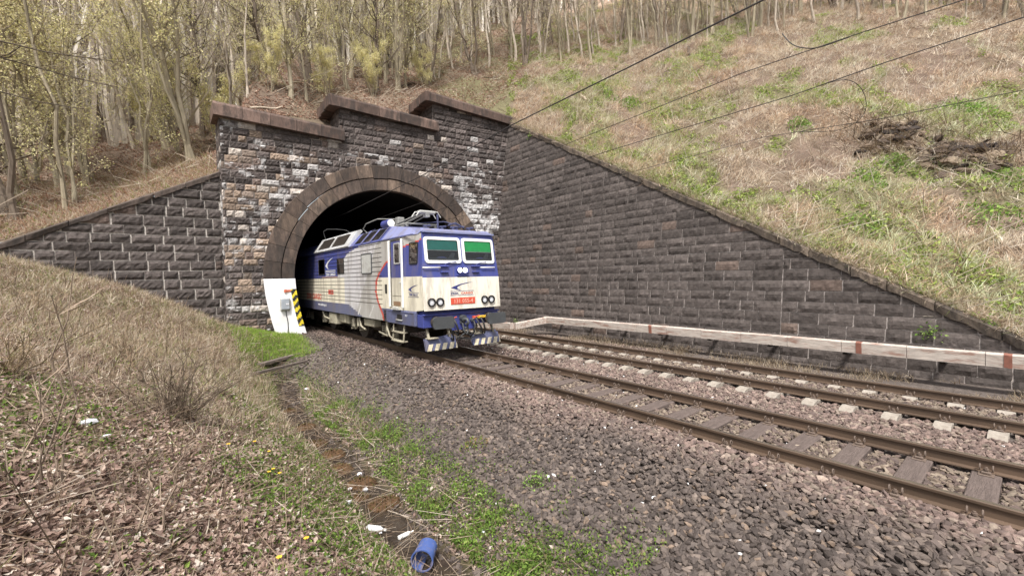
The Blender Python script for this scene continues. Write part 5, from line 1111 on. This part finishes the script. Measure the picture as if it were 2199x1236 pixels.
for i,(x,y,lab) in enumerate([(2.98,6.05,'vivid green weed at the ditch edge above the blue tub'),(2.95,7.3,'vivid green weed tuft right of the white litter in the ditch'),(3.35,5.0,'bright green weed patch on the gravel right of the blue tub'),(4.1,6.3,'small reddish green weed alone in the dark gravel'),(4.05,4.6,'weed with upright stems in the gravel bottom centre'),(3.3,8.3,'bright green weed by the upper ditch')]):
    clump(x,y,.20+.05*(i%2),.16,190,'weed',lab,'weeds beside the ditch',BG if i!=3 else [(.3,.2,.08),(.2,.3,.05)],.04,False,'weed')
# small plants rooted in the masonry
for (x,y,z,lab) in [(15.33,.95,1.05,'tiny fern growing from a joint of the retaining wall'),(16.5,18.6,10.4,'small green plant hanging on the retaining wall just below its top'),(15.2,1.9,.75,'small weed in the mortar near the lower end of the wall'),(14.9,18.2,-.1,'green weed at the wall foot beside the locomotive')]:
    n=70; e=empty('wall_fern',(x,y,z)); tag(e,lab,'plant','ferns growing in the walls'); V,F,C=inst(LV,LF,np.stack([-np.abs(RNG.normal(0,.07,n))-.05,RNG.normal(0,.12,n),RNG.normal(0,.10,n)],-1),rotm(U(n,0,6.3),U(n,-1,1),U(n,-1,1)),U(n,.05,.10),pick(BG,n,None,.2)); link('leaves',np_mesh('leaves',V,F,cols=C),M['veg'],e)
# bare shrubs on the near bank
def shrub(x,y,h,n,label,col,seed,spread=.45):
    r=np.random.default_rng(seed); z=float(ground_fg(np.array(x),np.array(y))); L=[]
    for i in range(n):
        a=r.uniform(0,6.3); m=6; t=np.linspace(0,1,m); hh=h*r.uniform(.3,1); sp=abs(r.normal(0,spread))*1.3; o_=r.uniform(.02,.14); P=np.stack([np.cos(a)*(o_+sp*hh*t),np.sin(a)*(o_+sp*hh*t),hh*t*(1-.25*sp*t)-.03],-1)+np.cumsum(r.normal(0,.045,(m,3)),0)*h; v,f=tube_np(P,.0065*(1-.75*t)+.0015,4); L.append((v,f,np.full((len(f),3),1.)*np.array(col)*r.uniform(.7,1.4)))
        for k in range(11):
            u=r.uniform(.15,1); p=np.array([np.interp(u,t,P[:,q]) for q in range(3)]); d=r.normal(0,1,3)+np.array([np.cos(a),np.sin(a),1.2]); d/=np.linalg.norm(d); l=h*r.uniform(.08,.25); v,f=tube_np([p,p+d*l*.5+r.normal(0,.01,3),p+d*l],[.004,.003,.0015],3); L.append((v,f,np.full((len(f),3),1.)*np.array(col)*r.uniform(.9,1.7)))
    V,F,C=cat3(L); e=empty('bare_shrub',(x,y,z)); tag(e,label,'shrub','bare shrubs on the near bank'); link('stems',np_mesh('stems',V,F,cols=C),M['bark'],e)
shrub(.05,6.9,1.0,54,'leafless bush with a dark tangled foot in the middle of the near bank',(.13,.10,.075),1)
shrub(-1.45,7.3,.8,26,'low olive brown bush at the left of the near bank',(.17,.13,.08),2,.6)
shrub(-.75,4.25,1.3,5,'few tall thin stalks at the lower left',(.22,.17,.13),3,.15)
shrub(-.2,3.75,.8,4,'single upright dark stalks near the bottom edge left of centre',(.17,.13,.10),4,.15)
shrub(-2.4,14.5,.8,24,'faint straw coloured shrub up on the far part of the bank',(.30,.23,.16),5,.5)
shrub(1.0,14.2,.7,20,'small twiggy shrub on the bank near the wooden drain',(.24,.18,.13),6,.5)
shrub(-.6,10.5,.9,26,'bushy dry shrub behind the central bush',(.26,.20,.14),8,.5)
# overhanging branch at the upper left comes from a tree standing left of the picture
def limb():
    e=empty('overhanging_tree',(-6.2,14.,float(ground_fg(np.array(-6.2),np.array(14.))))); tag(e,'thin bare branches reaching in from the left edge across the wood','tree')
    r=np.random.default_rng(5); z0=e.location.z; t=np.linspace(0,1,10); v,f=tube_np(np.stack([.3*t,0*t,9*t-.2],-1),.13*(1-.7*t),8); link('trunk',np_mesh('trunk',v,f,cols=np.full((len(f),3),.12)),M['bark'],e); L=[]
    for z,dx,dz,dy in ((4.6,5.4,.75,2.),(4.3,5.2,.15,2.6),(3.4,4.6,.3,1.5)):
        m=12; t=np.linspace(0,1,m); P=np.stack([.15+dx*t,dy*t,z+dz*t**2.2],-1)+np.cumsum(r.normal(0,.025,(m,3)),0); v,f=tube_np(P,.030*(1-.8*t)+.004,5); L.append((v,f,np.full((len(f),3),1.)*np.array((.11,.09,.07))))
        for k in range(16):
            u=r.uniform(.3,1); p=np.array([np.interp(u,t,P[:,q]) for q in range(3)]); d=np.array([1,r.normal(0,.5),r.normal(.2,.45)]); l=r.uniform(.3,.9); v,f=tube_np([p,p+d*l*.5,p+d*l+np.array([0,0,.05])],[.007,.005,.002],3); L.append((v,f,np.full((len(f),3),1.)*np.array((.14,.11,.08))))
    V,F,C=cat3(L); link('branches',np_mesh('branches',V,F,cols=C),M['bark'],e)
limb()
# fallen logs
for (x,y,az,l,r_,lab,hl) in [(4.0,23.6,.4,1.6,.06,'pale broken stick behind the lowest coping',True),(14.6,29.6,.2,1.8,.11,'dark fallen log beside the cluster of trunks',True),(31.5,17.3,.5,1.8,.12,'short dark log at the foot of the right saplings',True),(20.6,18.3,1.1,1.1,.07,'pale grey log high on the grassy slope',True),(20.0,27.6,2.8,1.9,.05,'dark fallen branch by the fan shaped clump',True),(.42,8.6,.9,.85,.012,'straight pale stick lying on the near bank left of the bush',False)]:
    gz=ground_hill if hl else ground_fg; P=[(x+math.cos(az)*l*(t-.5),y+math.sin(az)*l*(t-.5),float(gz(np.array(x+math.cos(az)*l*(t-.5)),np.array(y+math.sin(az)*l*(t-.5))))+r_+.02*math.sin(5*t)) for t in np.linspace(0,1,6)]
    mb=MB(); mb.tube(P,[r_*(1-.3*t) for t in np.linspace(0,1,6)],8,(.45,.38,.30) if 'pale' in lab else (.09,.07,.055)); o=mb.build('fallen_log' if r_>.03 else 'stick',M['bark'],None,True); tag(o,lab,'log' if r_>.03 else 'stick')
# eroded bank with layered slabs
e=empty('eroded_rock_bank',(24.4,3.2,7.2)); tag(e,'dark hollow of broken layered rock in the grassy hillside at the right','rock outcrop')
V=[];F=[];C=[];b=0; r=np.random.default_rng(77); parts=[]
n=120; yy=r.uniform(.9,5.2,n); tt=r.uniform(0,1,n); xx=23.2+tt*2.3+.3*np.sin(yy*2); zz=ground_hill(xx,yy)+.05+.18*np.sin(tt*3.1)*np.sin((yy-.2)*.6)
cc=np.array([(.085,.062,.048),(.15,.11,.08),(.035,.026,.022),(.23,.18,.13)])[r.choice(4,n,p=[.33,.22,.35,.1])]*(.8+.4*r.random((n,1)))
v,f,c=inst(ICV*np.array([1,1,1]),ICF,np.stack([xx,yy,zz],-1),rotm(r.normal(.15,.7,n),r.normal(.12,.3,n),r.normal(-.35,.35,n)),np.stack([r.uniform(.14,.3,n),r.uniform(.14,.45,n),r.uniform(.06,.17,n)],-1),cc)
wparent(link('rock_slabs',np_mesh('rock_slabs',v,f,cols=c),M['rock']),e)
n=700; yy=U(n,.2,6.0); xx=23.0+U(n)*3.2; L=U(n,.25,1.0)
v,f,c=inst(SV,SF,hpos(xx,yy,U(n,.05,.42)),rotm(RNG.normal(-1.6,.5,n),U(n,.9,1.75),U(n,-.3,.3)),np.stack([U(n,.006,.013)]*2+[L],-1),pick([(.22,.16,.11),(.10,.075,.055),(.50,.42,.33),(.36,.28,.2)],n,None,.2))
wparent(link('dead_brush',np_mesh('dead_brush',v,f,cols=c),M['bark']),e)
# moss-covered stones in the ditch
for i,(x,y,s) in enumerate([(2.42,12.6,.17),(2.42,10.9,.24),(2.34,9.6,.22),(2.42,8.8,.26),(2.3,8.0,.26),(2.42,7.2,.26),(2.25,6.75,.16),(2.5,6.35,.27)]):
    r=np.random.default_rng(900+i); bm=[]; n=14; s*=.82; TH,PH=np.meshgrid(np.linspace(0,2*np.pi,n,endpoint=False),np.linspace(.02,1.65,7),indexing='ij'); rad=1+.25*(lat_noise(TH*1.3+i*3,PH*2,5)-.5)+.1*(r.random(TH.shape)-.5); rad[:,0]=rad[:,0].mean()
    X=s*rad*np.sin(PH)*np.cos(TH)*1.25; Y=s*rad*np.sin(PH)*np.sin(TH); Z=s*.55*rad*np.cos(PH); V=np.stack([X,Y,Z],-1).reshape(-1,3); idx=np.arange(n*7).reshape(n,7); F=np.stack([idx[:,:-1],np.roll(idx,-1,0)[:,:-1],np.roll(idx,-1,0)[:,1:],idx[:,1:]],-1).reshape(-1,4)
    e=empty('mossy_stone',(x,y,float(ground_fg(np.array(x),np.array(y)))-.02)); nm=('farthest','second farthest','third farthest','fourth from the far end','fifth from the far end','third nearest','second nearest','nearest')[i]
    tag(e,'brown mossy stone in the ditch, '+nm+' of the row','stone','mossy stones along the ditch'); link('stone',np_mesh('stone',V,F,cols=np.full((len(F),3),1.)*np.array((.09,.05,.025))*(.7+.6*r.random((len(F),1)))),M['rock'],e)
    m=620; k=RNG.integers(0,len(V),m); P=V[k]; nn=P/np.linalg.norm(P,axis=1)[:,None]; L=U(m,.02,.05); v,f,c=inst(BV,BF,P,rotm(np.arctan2(nn[:,1],nn[:,0])-np.pi/2+RNG.normal(0,.4,m),-np.arccos(np.clip(nn[:,2],-1,1))*1.2+RNG.normal(0,.3,m),RNG.normal(0,.2,m)),np.stack([U(m,.006,.012),L,L],-1),pick([(.12,.068,.028),(.17,.10,.04),(.07,.042,.02),(.17,.17,.04),(.13,.19,.04)],m,[.27,.2,.23,.15,.15],.3)); tag(link('moss',np_mesh('moss',v,f,cols=c),M['veg'],e),kind='stuff')
ys=np.linspace(2.3,9.5,90); w_=.16+.07*np.sin(ys*2.3)+.05*np.sin(ys*5.1); zz=np.array([float(ground_fg(np.array(ditchx(q)),np.array(q))) for q in ys]); zz=np.convolve(np.pad(zz,4,'edge'),np.ones(9)/9,'valid')+.012
X=np.stack([ditchx(ys)-w_,ditchx(ys)+w_*.9],0); V=np.stack([X,np.stack([ys,ys]),np.stack([zz,zz])],-1).reshape(-1,3); i=np.arange(89); F=np.stack([i,90+i,91+i,1+i],-1)
o=link('ditch_water',np_mesh('ditch_water',V,F),mat('muddy_water',(.040,.030,.022),rough=.12,noise=.4,scale=4,bump=.35,bscale=14,spec=.5)); tag(o,kind='structure')
# ---- dandelions
for i,(x,y) in enumerate([(.92,5.78),(.98,5.74),(.86,5.69),(.51,6.11),(.84,6.59),(.86,3.96),(.58,3.53),(.97,6.38)]):
    z=float(ground_fg(np.array(x),np.array(y))); e=empty('dandelion',(x,y,z)); tag(e,'small yellow dandelion flower in the leaves of the near bank','flower','dandelions on the near bank')
    mb=MB(); mb.tube([(0,0,0),(.005,0,.05),(0,0,.085)],.003,5); mb.build('stalk',M['vstalk'] if 'vstalk' in M else M.setdefault('vstalk',mat('green_stalk',(.2,.3,.06))),e)
    mb=MB(); n=12; vs=[(0,0,.09)]
    for k in range(n): a=2*math.pi*k/n; vs.append((.021*math.cos(a),.021*math.sin(a),.087+.006*(k%2)))
    vs.append((0,0,.078)); mb.add(vs,[(0,1+k,1+(k+1)%n) for k in range(n)]+[(n+1,1+(k+1)%n,1+k) for k in range(n)]); mb.build('flower_head',M['yellow'],e)
# ---- rubbish in the ditch
z=lambda x,y: float(ground_fg(np.array(x),np.array(y)))
M['blueplastic']=mat('blue_plastic',(.07,.12,.34),rough=.4,noise=.2,scale=6,dirt=(.28,.22,.17),dirt_amt=.7,dscale=7)
e=empty('blue_tub',(2.28,4.66,z(2.28,4.66)+.02)); tag(e,'broken blue plastic tub lying on its side in the ditch','plastic tub')
mb=MB(); n=28; A0,A1=-.5,2*math.pi-1.4; R1=.125
for rr,fl in ((R1,1),(R1-.008,-1)):
    vs=[]
    for i in range(n+1):
        a=A0+(A1-A0)*i/n
        for t in (0,.5,1.): rt_=rr*(1-.10*t+.03*math.sin(3*a)); vs.append((rt_*math.cos(a),-.13+.26*t+(0 if 0<i<n else 0),.13+rt_*math.sin(a)))
    mb.add(vs,[((i*3+k),(i*3+k+1),((i+1)*3+k+1),((i+1)*3+k))[::fl] for i in range(n) for k in (0,1)],sm=True)
o=mb.build('tub_wall',M['blueplastic'],e); o.rotation_euler=(0,.25,-.75)
mb=MB(); mb.ring((0,-.13,.13),(0,-1,0),.134,.118,.012,28); o=mb.build('tub_rim',M['blueplastic'],e); o.rotation_euler=(0,.25,-.75)
def bottle(x,y,az,l,r_,m,label,name='plastic_bottle'):
    mb=MB(); P=[];R=[]
    for t,q in ((0,.6),(.02,1),(.3,1),(.34,.9),(.4,1),(.68,1),(.84,.45),(.9,.36),(1,.36)): P.append((math.cos(az)*l*t,math.sin(az)*l*t,r_*.9)); R.append(r_*q)
    e=empty(name,(x,y,z(x,y)+.01)); tag(e,label,'bottle'); mb.tube(P,R,12); mb.build('bottle_body',m,e); mb=MB(); mb.cyl((math.cos(az)*l*.93,math.sin(az)*l*.93,r_*.9),(math.cos(az)*l*1.03,math.sin(az)*l*1.03,r_*.9),r_*.42,10); mb.build('bottle_cap',M['frame'],e)
M['milky']=mat('milky_plastic',(.68,.70,.72),rough=.25,noise=.2,scale=10)
bottle(1.93,5.52,-.9,.26,.04,M['milky'],'crushed clear bottle on the left edge of the ditch'); bottle(2.28,5.36,.1,.22,.03,M['frame'],'white bottle lying in the mud of the ditch above the blue tub')
M['litter']=mat('white_litter',(.75,.76,.80),rough=.6,noise=.1)
def crumple(x,y,s,label,name='paper_scrap',m='litter',seed=0):
    r=np.random.default_rng(seed); v=ICV*np.array([1,.8,.45])*s*(1+(r.random((12,1))-.5)*.8)+np.array([0,0,s*.3]); e=link(name,np_mesh(name,v,ICF),M[m]); e.location=(x,y,z(x,y)+.015); tag(e,label,'litter',None)
for i,(x,y,s,lab) in enumerate([(1.9,6.23,.06,'white lump of foam at the left ditch edge'),(2.42,6.95,.05,'white scrap on the moss above the foam lump'),(2.2,7.05,.045,'small white scrap left in the ditch beside the moss'),(2.3,8.8,.06,'greyish white scrap farther up the ditch'),(-.65,5.96,.065,'white crumpled paper on the near bank at the left'),(-.51,5.64,.05,'dull white paper below the crumpled one on the bank'),(3.23,14.1,.09,'white scrap at the gravel edge below the drain'),(3.06,4.5,.045,'white scrap among weeds right of the blue tub'),(2.12,5.62,.045,'pinkish scrap next to the crushed bottle'),(2.55,7.6,.05,'white scrap at the right side of the mossy ditch'),(4.25,4.55,.04,'pale scrap in the gravel bottom centre')]):
    crumple(x,y,s,lab,seed=i)
# ---- wooden and concrete drain at the end of the ditch
M['darkcon']=mat('dark_concrete',(.13,.105,.09),rough=.9,noise=.4,scale=6,bump=.5)
for (a,b_,w,h,lab) in (((2.35,17.05,-.50),(4.05,18.1,-.42),.20,.10,'long grey concrete slab over the end of the ditch'),((1.62,15.3,-.50),(3.85,16.75,-.52),.09,.09,'rusty rail like beam lying in front of the concrete slab')):
    a=Vector(a);b_=Vector(b_); d=(b_-a); mb=MB(); mb.bbox(0,d.length,-w/2,w/2,-h/2,h/2,.012); o=mb.build('drain_slab' if h>.095 else 'drain_beam',M['darkcon']); o.matrix_world=Matrix.Translation(a)@d.to_track_quat('X','Z').to_matrix().to_4x4(); tag(o,lab,'slab' if h>.095 else 'beam')
mb=MB(); mb.bbox(3.6,5.2,19.3,19.6,-.75,-.33,.02); o=mb.build('drain_headwall',M['darkcon']); tag(o,'dark low concrete headwall where the drain goes under the track','headwall')
